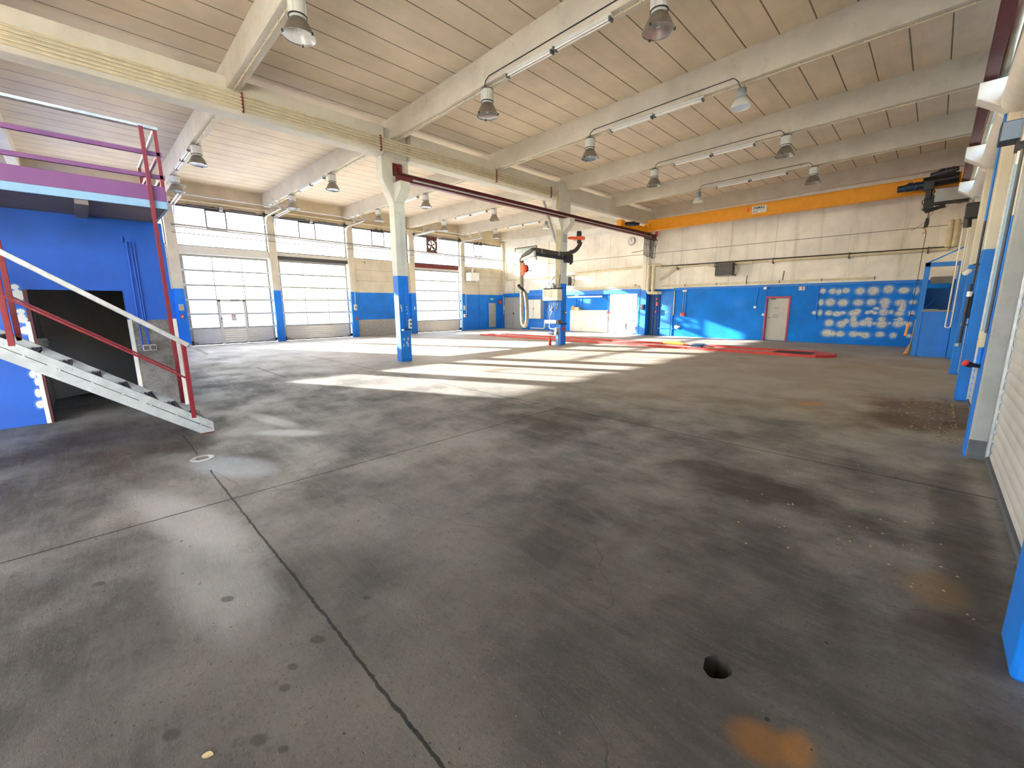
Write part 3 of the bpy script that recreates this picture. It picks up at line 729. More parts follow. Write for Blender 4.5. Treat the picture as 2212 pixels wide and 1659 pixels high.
for k, pts in enumerate([[(.55,2.66),(.55,2.58),(.59,2.58),(.58,.98),(.62,.97)], [(.59,2.58),(.63,2.58),(.65,1.04)], [(.63,2.58),(.67,2.58),(.665,1.04)]]):
    tag(ob('conduit', MB().tube([(WX+.022, a, z) for a, z in pts], .010, 8), M['lblue'], None), 'thin blue conduit on the blue mezzanine wall, %s' % ['leftmost, bending into the sockets','middle of three','rightmost of three'][k], 'conduit', 'conduits on the mezzanine wall')
for yy, lab in ((.62,'left'), (.705,'right')):
    t = thing('socket_box', (WX+.012, yy, .99), '%s of two square sockets on the checker plate' % lab, 'socket', 'sockets on the checker plate')
    ob('housing', MB().box(WX+.012, WX+.05, yy-.04, yy+.04, .94, 1.035), M['panelw'], t, .006)
    ob('lid', MB().box(WX+.05, WX+.06, yy-.03, yy+.03, .955, 1.02), M['dgrey'], t, .004)
# deck
FX = -7.45
r = sroot('mezzanine_deck', (-10.7, -4, 2.9), 'mezzanine deck with purple fascia and pale blue edge strip', 'mezzanine')
ob('slab', MB().box(-14, FX-.02, -9, .97, 2.905, 3.0), M['oliveceil'], r)
ob('fascia', MB().box(FX-.02, FX, -9, .98, 2.99, 3.175).box(-14, FX-.02, .965, .985, 2.99, 3.175), M['purple'], r, .004)
ob('edge_strip', MB().box(FX-.02, FX+.004, -9, .985, 2.895, 2.99).box(-14, FX-.02, .965, .99, 2.895, 2.99), M['lightblue'], r, .004)
ob('soffit_rib', MB().box(-8.6, FX-.03, .10, .22, 2.84, 2.905), M['oliveceil'], r)
# guard rail of the deck
t = thing('guard_rail', (FX, -4, 3.0), 'purple-red guard rail with galvanised top rail along the mezzanine edge', 'railing')
for yy in (-4.2, -2.5): ob('post', MB().box(FX-.03, FX+.01, yy-.022, yy+.022, 3.0, 3.87), M['stairred'], t, .003)
ob('post', MB().box(FX, FX+.045, .80, .845, .27, 3.87), M['stairred'], t, .003)
ob('post', MB().box(FX-.05, FX-.01, .945, .985, 2.9, 3.87), M['stairred'], t, .003)
ob('post', MB().box(-9.6, -9.56, .945, .985, 3.0, 3.87), M['stairred'], t, .003)
for z in (3.27, 3.55):
    ob('middle_rail', MB().box(FX-.05, FX-.01, -9, 1.0, z, z+.052), M['purple'], t, .004)
    ob('side_rail', MB().box(-9.7, FX-.05, .95, .98, z, z+.05), M['purple'], t, .004)
ob('top_rail', MB().box(FX-.06, FX+.01, -9, 1.0, 3.865, 3.905), M['zinc'], t, .006)
ob('side_top_rail', MB().box(-9.7, FX-.06, .95, .99, 3.865, 3.905), M['zinc'], t, .006)
# staircase
t = thing('staircase', (-6.95, 0, 0), 'straight steel staircase with pale stringers and red railing up to mezzanine', 'stairs')
def stringer(xa, xb):
    m = MB(); m.prism([(1.0,.0),(1.0,.135),(-2.95,3.055),(-2.95,2.82),(.87,.0)], 'x', xa, xb)
    return m
SN, SF = -6.50, -7.40
s1 = ob('stringer', stringer(SN-.03, SN), M['stair'], t, .004)
s2 = ob('stringer', stringer(SF, SF+.03), M['stair'], t, .004)
# flanges, groove and bolts on the near stringer
m = MB()
for k in range(17):
    ya = .95 - k*.226; z = .135 - (ya-1.0)*.74
    for dy, dz in ((0,-.05),(-.08,-.10)):
        m.cyl((SN, ya+dy, z+dz-dy*.74), (SN+.008, ya+dy, z+dz-dy*.74), .011, 10)
ob('bolt', m, M['zinc'], s1)['kind'] = 'stuff'
m = MB()
for k in range(4):
    ya = .98 - k*.66; m.obar((SN+.001, ya, .135-(ya-1)*.74-.105), (SN+.001, ya-.60, .135-(ya-.6-1)*.74-.105), .003, .006, (0,.6,.8))
ob('seam', m, M['black'], s1)
m = MB(); m.box(SN-.03, SN+.004, .86, 1.0, 0, .012); ob('foot_plate', m, M['rust'], s1)
for k in range(18):
    n_ = .955 - .226*k; z = .16 + .167*k
    m = MB(); m.box(SF+.03, SN-.03, n_-.25, n_, z-.04, z-.02)
    for j in range(6): m.box(SF+.03, SN-.03, n_-.245+j*.042, n_-.23+j*.042, z-.02, z)
    m.box(SF+.03, SN-.03, n_-.012, n_, z-.045, z+.004)
    ob('tread', m, M['steelgrey'], t)
dn = Vector((0, -.804, .595))
def sl(y, z0, y0): return z0 - (y-y0)*.742
ob('handrail', MB().obar((SN, .86, sl(.86,1.04,1.0)+.0), (SN, -2.6, sl(-2.6,1.04,1.0)), .05, .055), M['zinc'], t, .006)
ob('handrail_end', MB().obar((SN-.005, 1.04, 1.015), (SN-.005, .8, sl(.8,1.025,1.03)), .03, .03), M['zinc'], t, .003)
ob('middle_rail', MB().obar((SN, .8, .735), (SN, -2.6, sl(-2.6,.735,.8)), .022, .022), M['stairred'], t)
ob('middle_rail', MB().obar((SF+.015, .82, .72), (SF+.015, -2.6, sl(-2.6,.72,.82)), .022, .022), M['stairred'], t)
for yy in (.81, -.55, -1.95):
    ob('newel', MB().box(SN-.028, SN+.002, yy-.024, yy+.024, sl(yy,.135,1.0)-.05, sl(yy,1.04,1.0)), M['stairred'], t, .003)
for yy in (-.56, -1.95):
    ob('newel', MB().box(SF, SF+.03, yy-.024, yy+.024, sl(yy,.135,1.0)-.05, 2.9), M['stairred'], t, .003)

# ------------------------------------------------------------------ lamps
def lamp(loc, label, kind=0):
    x, y, z = loc       # z: hanging point at the beam underside
    t = thing('pendant_lamp', loc, label, 'lamp', 'bell pendant lamps under the crossbeams')
    if kind == 0:
        m = MB(); m.tube([(x,y,z),(x+.01,y,z-.02),(x,y,z-.05)], .012, 6); ob('hook', m, M['dmetal'], t)
        m = MB(); m.lathe([(0,z-.05),(.125,z-.05),(.125,z-.262),(.105,z-.275),(.105,z-.30),(0,z-.30)], (x,y,0), 24)
        for k in range(8):
            a = 2*math.pi*k/8; m.box(x+.122*math.cos(a)-.008, x+.122*math.cos(a)+.008, y+.122*math.sin(a)-.008, y+.122*math.sin(a)+.008, z-.255, z-.06)
        ob('housing', m, M['lampwhite'], t)
        m = MB(); m.lathe([(.125,z-.045),(.131,z-.045),(.131,z-.056),(.125,z-.056)], (x,y,0), 24); ob('seal_ring', m, M['black'], t)
        m = MB(); m.lathe([(.125,z-.262),(.131,z-.262),(.131,z-.275),(.12,z-.275)], (x,y,0), 24); ob('seal_ring', m, M['black'], t)
        m = MB(); m.lathe([(.10,z-.30),(.118,z-.315),(.15,z-.36),(.185,z-.43),(.205,z-.485),(.228,z-.515),(.232,z-.53),(.224,z-.53),(.198,z-.487),(.178,z-.43),(.143,z-.36),(.11,z-.318),(.0,z-.31)], (x,y,0), 36)
        rf = ob('reflector', m, M['reflector'], t)
        m = MB(); m.lathe([(0,z-.525),(.1,z-.525),(.222,z-.521)], (x,y,0), 32); ob('lens', m, M['lens_glass'], t)
        m = MB(); m.lathe([(0,z-.33),(.03,z-.34),(.045,z-.40),(.03,z-.47),(0,z-.48)], (x,y,0), 14); ob('bulb', m, M['lens'], t)
        for k in range(3):
            m = MB(); a = 2*math.pi*k/3+.5; m.box(x+.228*math.cos(a)-.012, x+.228*math.cos(a)+.012, y+.228*math.sin(a)-.012, y+.228*math.sin(a)+.012, z-.54, z-.505)
            ob('clip', m, M['dmetal'], t)
    else:
        m = MB()
        for d in (-.04, .04): ob('wire', MB().tube([(x,y,z+.0),(x+d,y,z-.06),(x+d,y,z-.10)], .005, 6), M['dmetal'], t)
        m = MB(); m.lathe([(0,z-.09),(.085,z-.09),(.09,z-.10),(.09,z-.25),(.075,z-.27),(0,z-.27)], (x,y,0), 24); ob('housing', m, M['lampgrey'], t)
        m = MB(); m.lathe([(.075,z-.27),(.11,z-.29),(.15,z-.34),(.175,z-.40),(.185,z-.455),(.178,z-.455),(.168,z-.40),(.143,z-.345),(.10,z-.298),(0,z-.29)], (x,y,0), 36); ob('shade', m, M['lampwhite'], t)
        m = MB(); m.lathe([(0,z-.44),(.178,z-.44)], (x,y,0), 32); ob('lens', m, M['lens'], t)
    return t
g = G('lamp_front_glass'); tr = g.n('ShaderNodeBsdfTransparent'); tr.inputs[0].default_value = (.92,.93,.93,1)
gl = g.n('ShaderNodeBsdfGlossy'); gl.inputs['Roughness'].default_value = .12; ms = g.n('ShaderNodeMixShader')
df = g.n('ShaderNodeBsdfTranslucent'); df.inputs[0].default_value = (.85,.87,.87,1); m3 = g.n('ShaderNodeMixShader'); m3.inputs[0].default_value = .3
ms.inputs[0].default_value = .22; g.nt.links.new(tr.outputs[0], m3.inputs[1]); g.nt.links.new(df.outputs[0], m3.inputs[2]); g.nt.links.new(m3.outputs[0], ms.inputs[1]); g.nt.links.new(gl.outputs[0], ms.inputs[2]); g.nt.links.new(ms.outputs[0], g.out.inputs[0])
M['lens_glass'] = g.mat
ORD = ['nearest', 'second', 'third', 'fourth', 'fifth']
LX = {-3.37: 'towards the shutter wall', -7.1: 'just right of the girder', -14.87: 'just left of the girder', -18.72: 'towards the glazed front'}
p0 = p1 = None
for bi, y in enumerate((2.77, 6.47, 10.17, 13.87, 17.57)):
    for x, wh in LX.items():
        if bi == 0 and x == -3.37: continue
        kind = 1 if (bi, x) in ((2,-3.37),(4,-7.1),(4,-14.87)) else 0
        z = 5.975 + (.0108*(x+10.95) if x > -10.95 else -.0049*(x+10.95))
        lab = ('%s pendant lamp under the %s crossbeam from the camera, %s' % ('bell-shaped grey' if kind == 0 else 'small white', ORD[bi], wh))
        if kind == 0 and p0: dup(p0, (x,y,z), lab)
        elif kind == 1 and p1: dup(p1, (x,y,z), lab)
        else:
            t = lamp((x,y,z), lab, kind)
            if kind == 0: p0 = t
            else: p1 = t
# fluorescent battens along the crossbeams
def batten(xa, xb, y, z, label):
    t = thing('fluorescent_light', ((xa+xb)/2, y, z), label, 'lamp', 'fluorescent battens on the crossbeams')
    ob('body', MB().prism([(y-.04,z),(y+.04,z),(y+.03,z-.05),(y-.03,z-.05)], 'x', xa, xb), M['lampwhite'], t)
    ob('lamp_tube', MB().cyl((xa+.04,y-.03,z-.075),(xb-.04,y-.03,z-.075),.016,10), M['tube'], t)
    ob('lamp_tube', MB().cyl((xa+.04,y+.03,z-.075),(xb-.04,y+.03,z-.075),.016,10), M['tube'], t)
    for xx in (xa+.02, xb-.02): ob('lamp_holder', MB().box(xx-.015, xx+.015, y-.05, y+.05, z-.10, z-.04), M['dgrey'], t)
    for xx in (xa+.25, xb-.25): ob('hanger', MB().cyl((xx,y,z),(xx,y,z+.012),.008,6), M['dmetal'], t)
    return t
for bi, y in enumerate((2.65, 6.35, 10.05, 13.75, 17.45)):
    yy = y + .02
    zb = lambda x: 5.975 + (.0108*(x+10.95) if x > -10.95 else -.0049*(x+10.95))
    if bi > 0:
        batten(-5.24, -4.10, yy, zb(-4.6)-.01, 'outer of two end-to-end fluorescent battens right of the girder, %s crossbeam' % ORD[bi])
        batten(-6.40, -5.27, yy, zb(-5.8)-.01, 'inner of two end-to-end fluorescent battens right of the girder, %s crossbeam' % ORD[bi])
    batten(-16.4, -15.25, yy, zb(-15.8)-.02, 'inner fluorescent batten left of the girder, %s crossbeam' % ORD[bi])
    batten(-17.6, -16.45, yy, zb(-17)-.02, 'outer fluorescent batten left of the girder, %s crossbeam' % ORD[bi])
# conduits with clips under every beam
for bi, y in enumerate((2.65, 6.35, 10.05, 13.75, 17.45)):
    for xa, xb, sd in ((-10.7, .4, 'right of the girder'), (-20.5, -11.3, 'left of the girder')):
        za = 5.972 if xa > -11 else 6.017; zb_ = 6.09 if xa > -11 else 5.969
        t = thing('cable_conduit', ((xa+xb)/2, y+.12, 5.96), 'clipped cable conduit under the %s crossbeam, %s' % (ORD[bi], sd), 'conduit', 'conduits under the crossbeams')
        ob('pipe', MB().cyl((xa, y+.11, za-.016), (xb, y+.11, zb_-.016), .012, 8), M['cream'], t)
        n_ = int((xb-xa)/.32)
        for k in range(1, n_):
            xx = xa + k*.32; z = za + (zb_-za)*(xx-xa)/(xb-xa); ob('clip', MB().box(xx-.012, xx+.012, y+.085, y+.135, z-.032, z), M['cream'], t, smooth=False)
        if sd.startswith('r') and bi > 0:
            m = MB(); m.tube([(-3.4, y+.1, 6.02), (-3.4, y-.014, 6.02), (-3.4, y-.014, 6.06), (-3.5, y-.014, 6.16), (-6.9, y-.014, 6.12), (-7.0, y-.014, 6.06), (-7.02, y-.014, 5.99), (-7.08, y+.1, 5.98)], .009, 6)
            ob('loop_cable', m, M['dmetal'], t)

# ------------------------------------------------------------------ pipes on the girder
t5 = ['top', 'second from top', 'middle', 'second from bottom', 'bottom']
for k in range(5):
    z = 5.90 - k*.066; x = -10.69
    ye = 13.20 + .05*(4-k); xd = -10.70
    pts = [(x, -8.9, z), (x, ye-.08, z)] + MB().arc((x, ye-.08, z-.08), .08, 90, 0, (0,1,0), (0,0,1), 6)
    pts = pts + [(x, ye, 5.2)]
    tag(ob('girder_pipe', MB().tube(pts, .021, 8), M['cream'], None), 'cream conduit pipe along the main girder, %s of five' % t5[k], 'pipe', 'pipes along the main girder')
for yy, wh in ((2.9,'under the nearest crossbeam'), (6.0,'beside the nearer column'), (10.1,'midway between the free columns'), (12.9,'beside the farther column')):
    tag(ob('pipe_bracket', MB().box(-10.727, -10.66, yy-.012, yy+.012, 5.58, 5.95), M['rust'], None), 'rusty strap bracket holding the girder pipes ' + wh, 'bracket', 'girder pipe brackets')
for k in range(4):
    x = -10.93 + k*.068
    tag(ob('riser_pipe', MB().tube([(x+.005, 13.53, 4.92), (x, 13.535, 4.7), (x, 13.535, 2.28)], .024, 8), M['cream'], None), 'cream riser pipe on the farther column above control box, %s' % ['leftmost of four','second from left','second from right','rightmost of four'][k], 'pipe', 'riser pipes on the farther column')

# ------------------------------------------------------------------ crane runway and crane
def runway(xc, y0, y1, label, strip):
    t = thing('crane_rail', (xc, y0, 4.92), label, 'crane rail', 'maroon crane rails')
    ob('beam', MB().ibeam_y(xc, .14, 4.92, 5.11, y0, y1), M['maroon'], t)
    ob('rail_head', MB().box(xc-.022, xc+.022, y0, y1, 5.11, 5.14), M['dmetal'], t)
    if strip: ob('conductor_strip', MB().box(xc+.012, xc+.04, y0+.5, y1-.6, 4.985, 5.03), M['zinc'], t, .004)
    ob('rail_stop', MB().prism([(y1-.1,5.14),(y1,5.14),(y1,5.32),(y1-.05,5.32)], 'x', xc-.06, xc+.06), M['red'], t)
    return t
t = runway(-10.66, 6.36, 21.40, 'maroon crane rail on the column corbels, left end at nearer column', True)
m = MB(); m.prism([(6.40,5.11),(6.64,5.11),(6.64,5.40),(6.54,5.40),(6.40,5.25)], 'x', -10.80, -10.785); m.box(-10.90, -10.875, 6.42, 6.70, 5.10, 5.42); m.box(-10.9, -10.66, 6.52, 6.55, 5.11, 5.30); ob('end_bracket', m, M['maroon'], t)
runway(.18, -8.9, 21.40, 'maroon crane rail along the right wall below the roof', False)
t = thing('overhead_crane', (-5, 20.1, 5.14), 'yellow overhead crane bridge spanning from the maroon rail to right wall', 'crane')
g_ = ob('bridge_girder', MB().box(-10.45, .25, 20.0, 20.17, 5.17, 5.63).box(-10.45,.25,19.97,20.20,5.14,5.17).box(-10.45,.25,19.985,20.185,5.63,5.65), M['yellow'], t, .006)
e1 = ob('end_carriage', MB().box(-10.76, -10.56, 17.75, 20.7, 5.15, 5.38).box(-10.78,-10.54,17.70,18.0,5.145,5.42).box(-10.6,-10.3,19.95,20.25,5.16,5.5), M['yellow'], t, .008)
e2 = ob('end_carriage', MB().box(.09, .28, 18.2, 20.9, 5.15, 5.38), M['yellow'], t, .008)
def motor(o_, d, r, L, parent, mat, nm='travel_motor'):
    m = MB(); o_ = Vector(o_); d = Vector(d).normalized()
    m.lathe([(0,0),(r*.75,0),(r*.8,L*.1),(r,L*.12),(r,L*.3),(r*1.12,L*.32),(r*1.12,L*.4),(r,L*.42),(r,L*.72),(r*.85,L*.74),(r*.8,L),(0,L)], o_, 18, d)
    up = Vector((0,0,1)); m.obar(o_+d*L*.5+up*r, o_+d*L*.66+up*r, r*.9, r*.5)
    return ob(nm, m, mat, parent)
motor((-10.50, 18.05, 5.27), (.35,1,.05), .085, .75, t, M['bmotor'])
motor((.0, 19.0, 5.56), (-.9,.35,-.06), .09, .62, t, M['dmetal'])
sg = ob('sign', MB().box(-5.83, -5.30, 19.965, 20.0, 5.275, 5.555), M['whitep'], t, .01)
def text(body, size, loc, mat, parent, rot=(R(90),0,0), ext=.002, bold=0.):
    cu = bpy.data.curves.new('lettering', 'FONT'); cu.body = body; cu.size = size; cu.extrude = ext; cu.offset = bold; cu.align_x = 'CENTER'
    tmp = bpy.data.objects.new('tmp', cu); COL.objects.link(tmp); bpy.context.view_layer.update()
    me = bpy.data.meshes.new_from_object(tmp.evaluated_get(bpy.context.evaluated_depsgraph_get())); bpy.data.objects.remove(tmp)
    o = bpy.data.objects.new('lettering', me); me.materials.append(mat); COL.objects.link(o)
    o.parent = parent; o.location = Vector(loc) - OFF[parent.name]; o.rotation_euler = rot; OFF[o.name] = OFF[parent.name]
    return o
text('DEMAG', .118, (-5.565, 19.962, 5.435), M['black'], sg, bold=.004)
m = MB()
for k in range(7): m.box(-5.79+k*.065, -5.75+k*.065, 19.961, 19.963, 5.385, 5.405)
for k in range(4): m.box(-5.79+k*.045, -5.755+k*.045, 19.961, 19.963, 5.31, 5.345)
for k in range(3): m.box(-5.52+k*.06, -5.49+k*.06, 19.961, 19.963, 5.315, 5.335)
ob('small_print', m, M['dgrey'], sg)
ob('warning_label', MB().box(-6.03, -5.93, 19.995, 19.999, 5.37, 5.52), M['orange'], t)
# hoist
t = thing('rope_hoist', (-.3, 19.5, 4.9), 'dark rope hoist with grey control box hanging under the yellow crane bridge', 'hoist')
ob('drum', MB().cyl((-.75,19.75,5.42),(.05,19.75,5.46),.16,20), M['dmetal'], t)
motor((-.62, 19.4, 5.30), (-1,0,-.04), .12, .72, t, M['bmotor'], 'hoist_motor')
ob('gear_case', MB().box(-.72, -.46, 19.28, 19.56, 5.12, 5.40).box(-.64,-.50,19.32,19.5,4.85,5.14), M['dmetal'], t, .02)
ob('trolley_frame', MB().box(-.55, .25, 19.45, 19.85, 4.72, 4.80).box(-.65,-.42,19.4,19.8,4.55,4.95).obar((-.6,19.6,4.5),(-.15,19.6,4.63),.10,.10), M['black'], t, .01)
ob('top_beam', MB().obar((-.42,19.38,5.10),(.40,19.38,5.10),.08,.07), M['maroon'], t, .004)
ob('control_box', MB().box(-.42, .36, 19.30, 19.5, 4.72, 5.11), M['grey'], t, .012)
ob('box_base', MB().box(-.40, .34, 19.31, 19.5, 4.64, 4.72), M['dmetal'], t, .006)
m = MB()
for k in range(6):
    x = -.62 + k*.09; m.tube(MB().arc((x, 19.5, 4.60), .06, 180, 360, (1,0,0), (0,0,1), 8), .008, 6)
m.tube([(-.62,19.45,4.9),(-.70,19.42,4.8),(-.66,19.4,4.7),(-.58,19.42,4.62),(-.66,19.4,4.52)], .012, 6); m.tube([(-.4,19.42,5.1),(-.5,19.4,4.95),(-.6,19.4,4.9)], .010, 6)
ob('control_cable', m, M['black'], t)
m = MB(); 
for d in (-.02, .02): m.cyl((-.47+d,19.45,5.1),(-.50+d*.5,19.45,4.25),.008,6)
ob('rope', m, M['dmetal'], t)
h = ob('hook_block', MB().prism([(-.54,4.28),(-.46,4.28),(-.45,4.12),(-.47,4.0),(-.53,4.0),(-.57,3.95),(-.56,4.06)], 'y', 19.41, 19.49), M['black'], t, .008)
ob('hook', MB().tube([(-.515,19.45,4.0),(-.52,19.45,3.93),(-.49,19.45,3.885),(-.50,19.45,3.83),(-.54,19.45,3.815),(-.575,19.45,3.84)], [.014,.016,.02,.02,.016,.008], 8), M['wood'], h)
ob('loose_cable', MB().tube([(-.35,19.42,4.62),(-.42,19.4,4.4),(-.55,19.4,4.16),(-.7,19.4,4.02),(-.86,19.4,3.93)], .007, 6), M['black'], t)
t = thing('pendant_control', (-.55, 19.45, .5), 'orange pendant control hanging on a long cable from the hoist', 'crane control')
ob('cable', MB().tube([(-.48,19.45,3.86),(-.49,19.45,3.2),(-.50,19.45,2.3),(-.53,19.45,1.4),(-.54,19.45,.95)], .009, 6), M['black'], t)
ob('handset', MB().obar((-.54,19.45,.93),(-.575,19.45,.52),.09,.075,(1,0,0)), M['amber'], t, .015)
m = MB()
for z in (2.35, 1.2): m.cyl((-.505 - (.02 if z < 2 else 0),19.45,z),(-.45,19.45,z),.02,8)
ob('cable_clip', m, M['black'], t)
# copper coloured collector brackets and the coil beside the hoist
t = thing('collector_bracket', (.15, 19.6, 5.2), 'rusty orange current collector bracket between hoist and right wall', 'bracket')
ob('post', MB().obar((.10,19.4,5.20),(.13,19.4,5.70),.03,.03,(1,0,0)).cyl((.13,19.4,5.70),(.19,19.4,5.72),.05,10), M['wood'], t)
ob('post', MB().obar((.47,19.4,5.05),(.50,19.4,5.62),.04,.03,(1,0,0)).cyl((.45,19.4,5.64),(.53,19.4,5.66),.06,10), M['wood'], t)
ob('cross_rod', MB().cyl((.08,19.4,5.27),(.52,19.4,5.30),.012,8), M['dmetal'], t)
t = tag(ob('cable_coil', (lambda q: ([q.tube([(.42+(.12+.006*j)*math.cos(2*math.pi*k/28)+.01*j, 15.9+.02*j, 4.03+(.17-.008*j)*math.sin(2*math.pi*k/28)) for k in range(28)], .007, 6, True) for j in range(5)], q)[1])(MB()), M['zinc'], None), 'pale coil of loose cable hanging beside the shutter motor', 'cable coil')
# festoon cables
t = thing('festoon_cable', (-10.66, 20.7, 4.8), 'looped black festoon cables hanging from far end of left crane rail', 'cable')
ob('track', MB().box(-10.60, -10.57, 19.9, 21.40, 4.86, 4.89), M['dmetal'], t)
ys = [20.03 + .15*k for k in range(8)]
for k, yy in enumerate(ys):
    w = .055 if k < 7 else .10; dpt = (4.03, 3.99, 3.97, 3.96, 4.0, 3.93, 3.96, 3.98)[k]
    a = MB(); pts = [(-10.58, yy-w*.5, 4.84), (-10.58, yy-w*1.15, 4.4), (-10.58, yy-w, dpt+.08)] + MB().arc((-10.58, yy, dpt+.07), w, 180, 360, (0,1,0), (0,0,1), 8) + [(-10.58, yy+w*1.15, 4.4), (-10.58, yy+w*.5, 4.84)]
    a.tube(pts, .012, 6); a.box(-10.605, -10.555, yy-.03, yy+.03, 4.82, 4.87)
    ob('cable_loop', a, M['black'], t)
ob('grey_plug', MB().box(-10.62,-10.55,20.62,20.72,4.38,4.72), M['dgrey'], t, .01)
ob('end_loop', MB().tube([(-10.58,20.98,4.85),(-10.56,21.0,4.6),(-10.55,21.1,4.5),(-10.56,21.25,4.6),(-10.58,21.36,4.86)], .012, 6), M['black'], t)
t = tag(ob('limit_switch', MB().box(-10.74,-10.52,20.75,21.0,5.13,5.36), M['whitep'], None, .01), 'white switch box on the left crane rail beside the red stop', 'switch box')
t = tag(ob('sensor', MB().lathe([(0,0),(.05,0),(.06,.05),(.05,.09),(0,.1)], (-10.5,20.35,5.02), 12, (0,0,1)).box(-10.53,-10.47,20.3,20.4,4.98,5.05), M['black'], None), 'small black sensor under the left end of yellow crane bridge', 'sensor')

# ------------------------------------------------------------------ door tracks, shafts and pipes along the glazed front
TX = XG + .12
def track(y, side, label, door_y):
    t = thing('door_track', (TX, y, 0), label, 'door track', 'sectional door tracks')
    pts = [(TX, y, .1), (TX, y, 5.30)] + MB().arc((TX+.35, y, 5.30), .35, 180, 90, (1,0,0), (0,0,1), 8) + [(-19.9, y, 5.67)]
    ob('track', MB().tube(pts, .032, 8), M['zinc'], t)
    ob('second_track', MB().tube([(p[0]+.02, p[1]+side*.07, p[2]-.04) for p in pts[1:]], .022, 8), M['zinc'], t)
    for x in (-20.9, -20.0): ob('hanger', MB().obar((x, y, 5.67), (x, y, 6.02), .03, .02, (1,0,0)).obar((x, y, 5.67), (x-.02, y+side*.28, 6.02), .03, .02, (1,0,0)).obar((x, y-.02, 6.01), (x, y+side*.3, 6.01), .03, .02), M['zinc'], t)
    for z in (.9, 1.6, 2.3, 3.0, 3.7, 4.4): ob('bracket', MB().box(XG+.05, TX, y-.035, y+.035, z-.03, z+.03), M['zinc'], t)
    m = MB(); m.cyl((TX-.02,y-.06*side,5.72),(TX-.02,y+.12*side,5.72),.07,14); m.box(TX-.1,TX+.02,y-.03,y+.03,5.6,5.84); ob('cable_drum', m, M['dmetal'], t)
for y, s_, lab in ((3.0,1,'left track of the first sectional door'), (6.40,-1,'right track of the first sectional door'), (6.68,1,'left track of the second sectional door'), (10.11,-1,'right track of the second sectional door'), (14.07,1,'left track of the farthest sectional door'), (17.58,-1,'right track of the farthest sectional door')):
    track(y, s_, 'pale curved overhead ' + lab, 0)
for a, b, lab in ((3.0,6.4,'first'), (6.68,10.11,'second'), (14.07,17.58,'farthest')):
    tag(ob('spreader_bar', MB().box(-20.32,-20.28,a,b,5.75,5.79), M['zinc'], None), 'galvanised spreader bar between the tracks of the %s sectional door' % lab, 'bar')
    t = thing('torsion_shaft', (TX-.02, (a+b)/2, 5.72), 'torsion shaft with springs above the %s sectional door' % lab, 'shaft', 'torsion shafts')
    ob('shaft', MB().cyl((TX-.02,a,5.72),(TX-.02,b,5.72),.014,8), M['dmetal'], t)
    ob('spring', MB().cyl((TX-.02,a+.5,5.72),(TX-.02,a+1.5,5.72),.035,10), M['dalu'], t); ob('spring', MB().cyl((TX-.02,b-1.4,5.72),(TX-.02,b-.4,5.72),.035,10), M['dalu'], t)
    m = MB(); m.box(XG,TX+.02,(a+b)/2-.06,(a+b)/2+.06,5.64,5.80); ob('centre_bracket', m, M['zinc'], t)
tag(ob('wall_pipe', MB().cyl((XG+.09, 2.9, 5.90), (XG+.09, 17.7, 5.96), .035, 10), M['cream'], None), 'cream pipe on the beam above the clerestory windows', 'pipe')
PXX = XG+.30
t = tag(ob('wall_pipe', MB().cyl((PXX, 2.9, 4.88), (PXX, 21.2, 4.70), .035, 10), M['alu'], None), 'grey pipe crossing in front of clerestory glazing, upper of two', 'pipe')
tag(ob('wall_pipe', MB().cyl((PXX+.02, 2.9, 4.80), (PXX+.02, 20.5, 4.62), .028, 10), M['zinc'], None), 'thin zinc pipe just below the upper grey pipe across clerestory', 'pipe')
tag(ob('wall_pipe', MB().cyl((PXX-.08, 2.9, 4.58), (PXX-.08, 20.9, 4.50), .018, 8), M['alu'], None), 'thin lower cable pipe crossing in front of the clerestory glazing', 'pipe')
tag(ob('wall_pipe', MB().cyl((XG+.22, 17.9, 4.05), (XG+.22, 21.2, 4.00), .04, 10).cyl((XG+.22, 17.9, 3.93), (XG+.22, 21.2, 3.88), .03, 10), M['cream'], None), 'cream pipe pair under far corner clerestory', 'pipe')
tag(ob('corner_pipe', MB().tube([(XG+.45,21.2,4.68),(XG+.5,21.25,4.66),(XG+.5,21.27,3.42),(XG+.55,21.3,3.37),(-16.2,21.36,3.45)], .055, 10), M['cream'], None), 'cream heating pipe turning down in far left corner along the back wall', 'pipe')
tag(ob('downpipe', MB().cyl((XG+.03, 19.15, 5.7), (XG+.03, 19.15, 0), .02, 8), M['pil'], None), 'thin vertical conduit on the far corner panel, blue below', 'conduit')
tag(ob('downpipe', MB().cyl((XG+.03, 17.95, 3.3), (XG+.03, 17.95, 1.0), .035, 10), M['whitep'], None), 'white vertical pipe right of the farthest sectional door', 'pipe')
def swbox(x, y, z, w, h, d, mat, label, nm='switch_box', face='x', parts=()):
    t = thing(nm, (x, y, z), label, 'switch')
    if face == 'x': ob('housing', MB().box(x, x+d, y-w/2, y+w/2, z-h/2, z+h/2), mat, t, .006)
    else: ob('housing', MB().box(x-w/2, x+w/2, y-d, y, z-h/2, z+h/2), mat, t, .006)
    for (du, dz, r, mt, pn) in parts:
        if face == 'x': ob(pn, MB().cyl((x+d, y+du, z+dz), (x+d+.02, y+du, z+dz), r, 12), mt, t)
        else: ob(pn, MB().cyl((x+du, y-d, z+dz), (x+du, y-d-.02, z+dz), r, 12), mt, t)
    return t
PX = XG+.16
swbox(PX, 2.85, 1.62, .16, .26, .1, M['grey'], 'grey door control with yellow label left of first sectional door', parts=((0,-.03,.045,M['yellow'],'button'),))
swbox(PX, 2.84, 1.25, .09, .16, .08, M['red'], 'red emergency switch below the control left of first sectional door', parts=((0,0,.03,M['whitep'],'button'),))
swbox(PX, 10.26, 1.57, .14, .30, .1, M['cream'], 'cream door control box right of the second sectional door', parts=((0,0,.03,M['black'],'button'),))
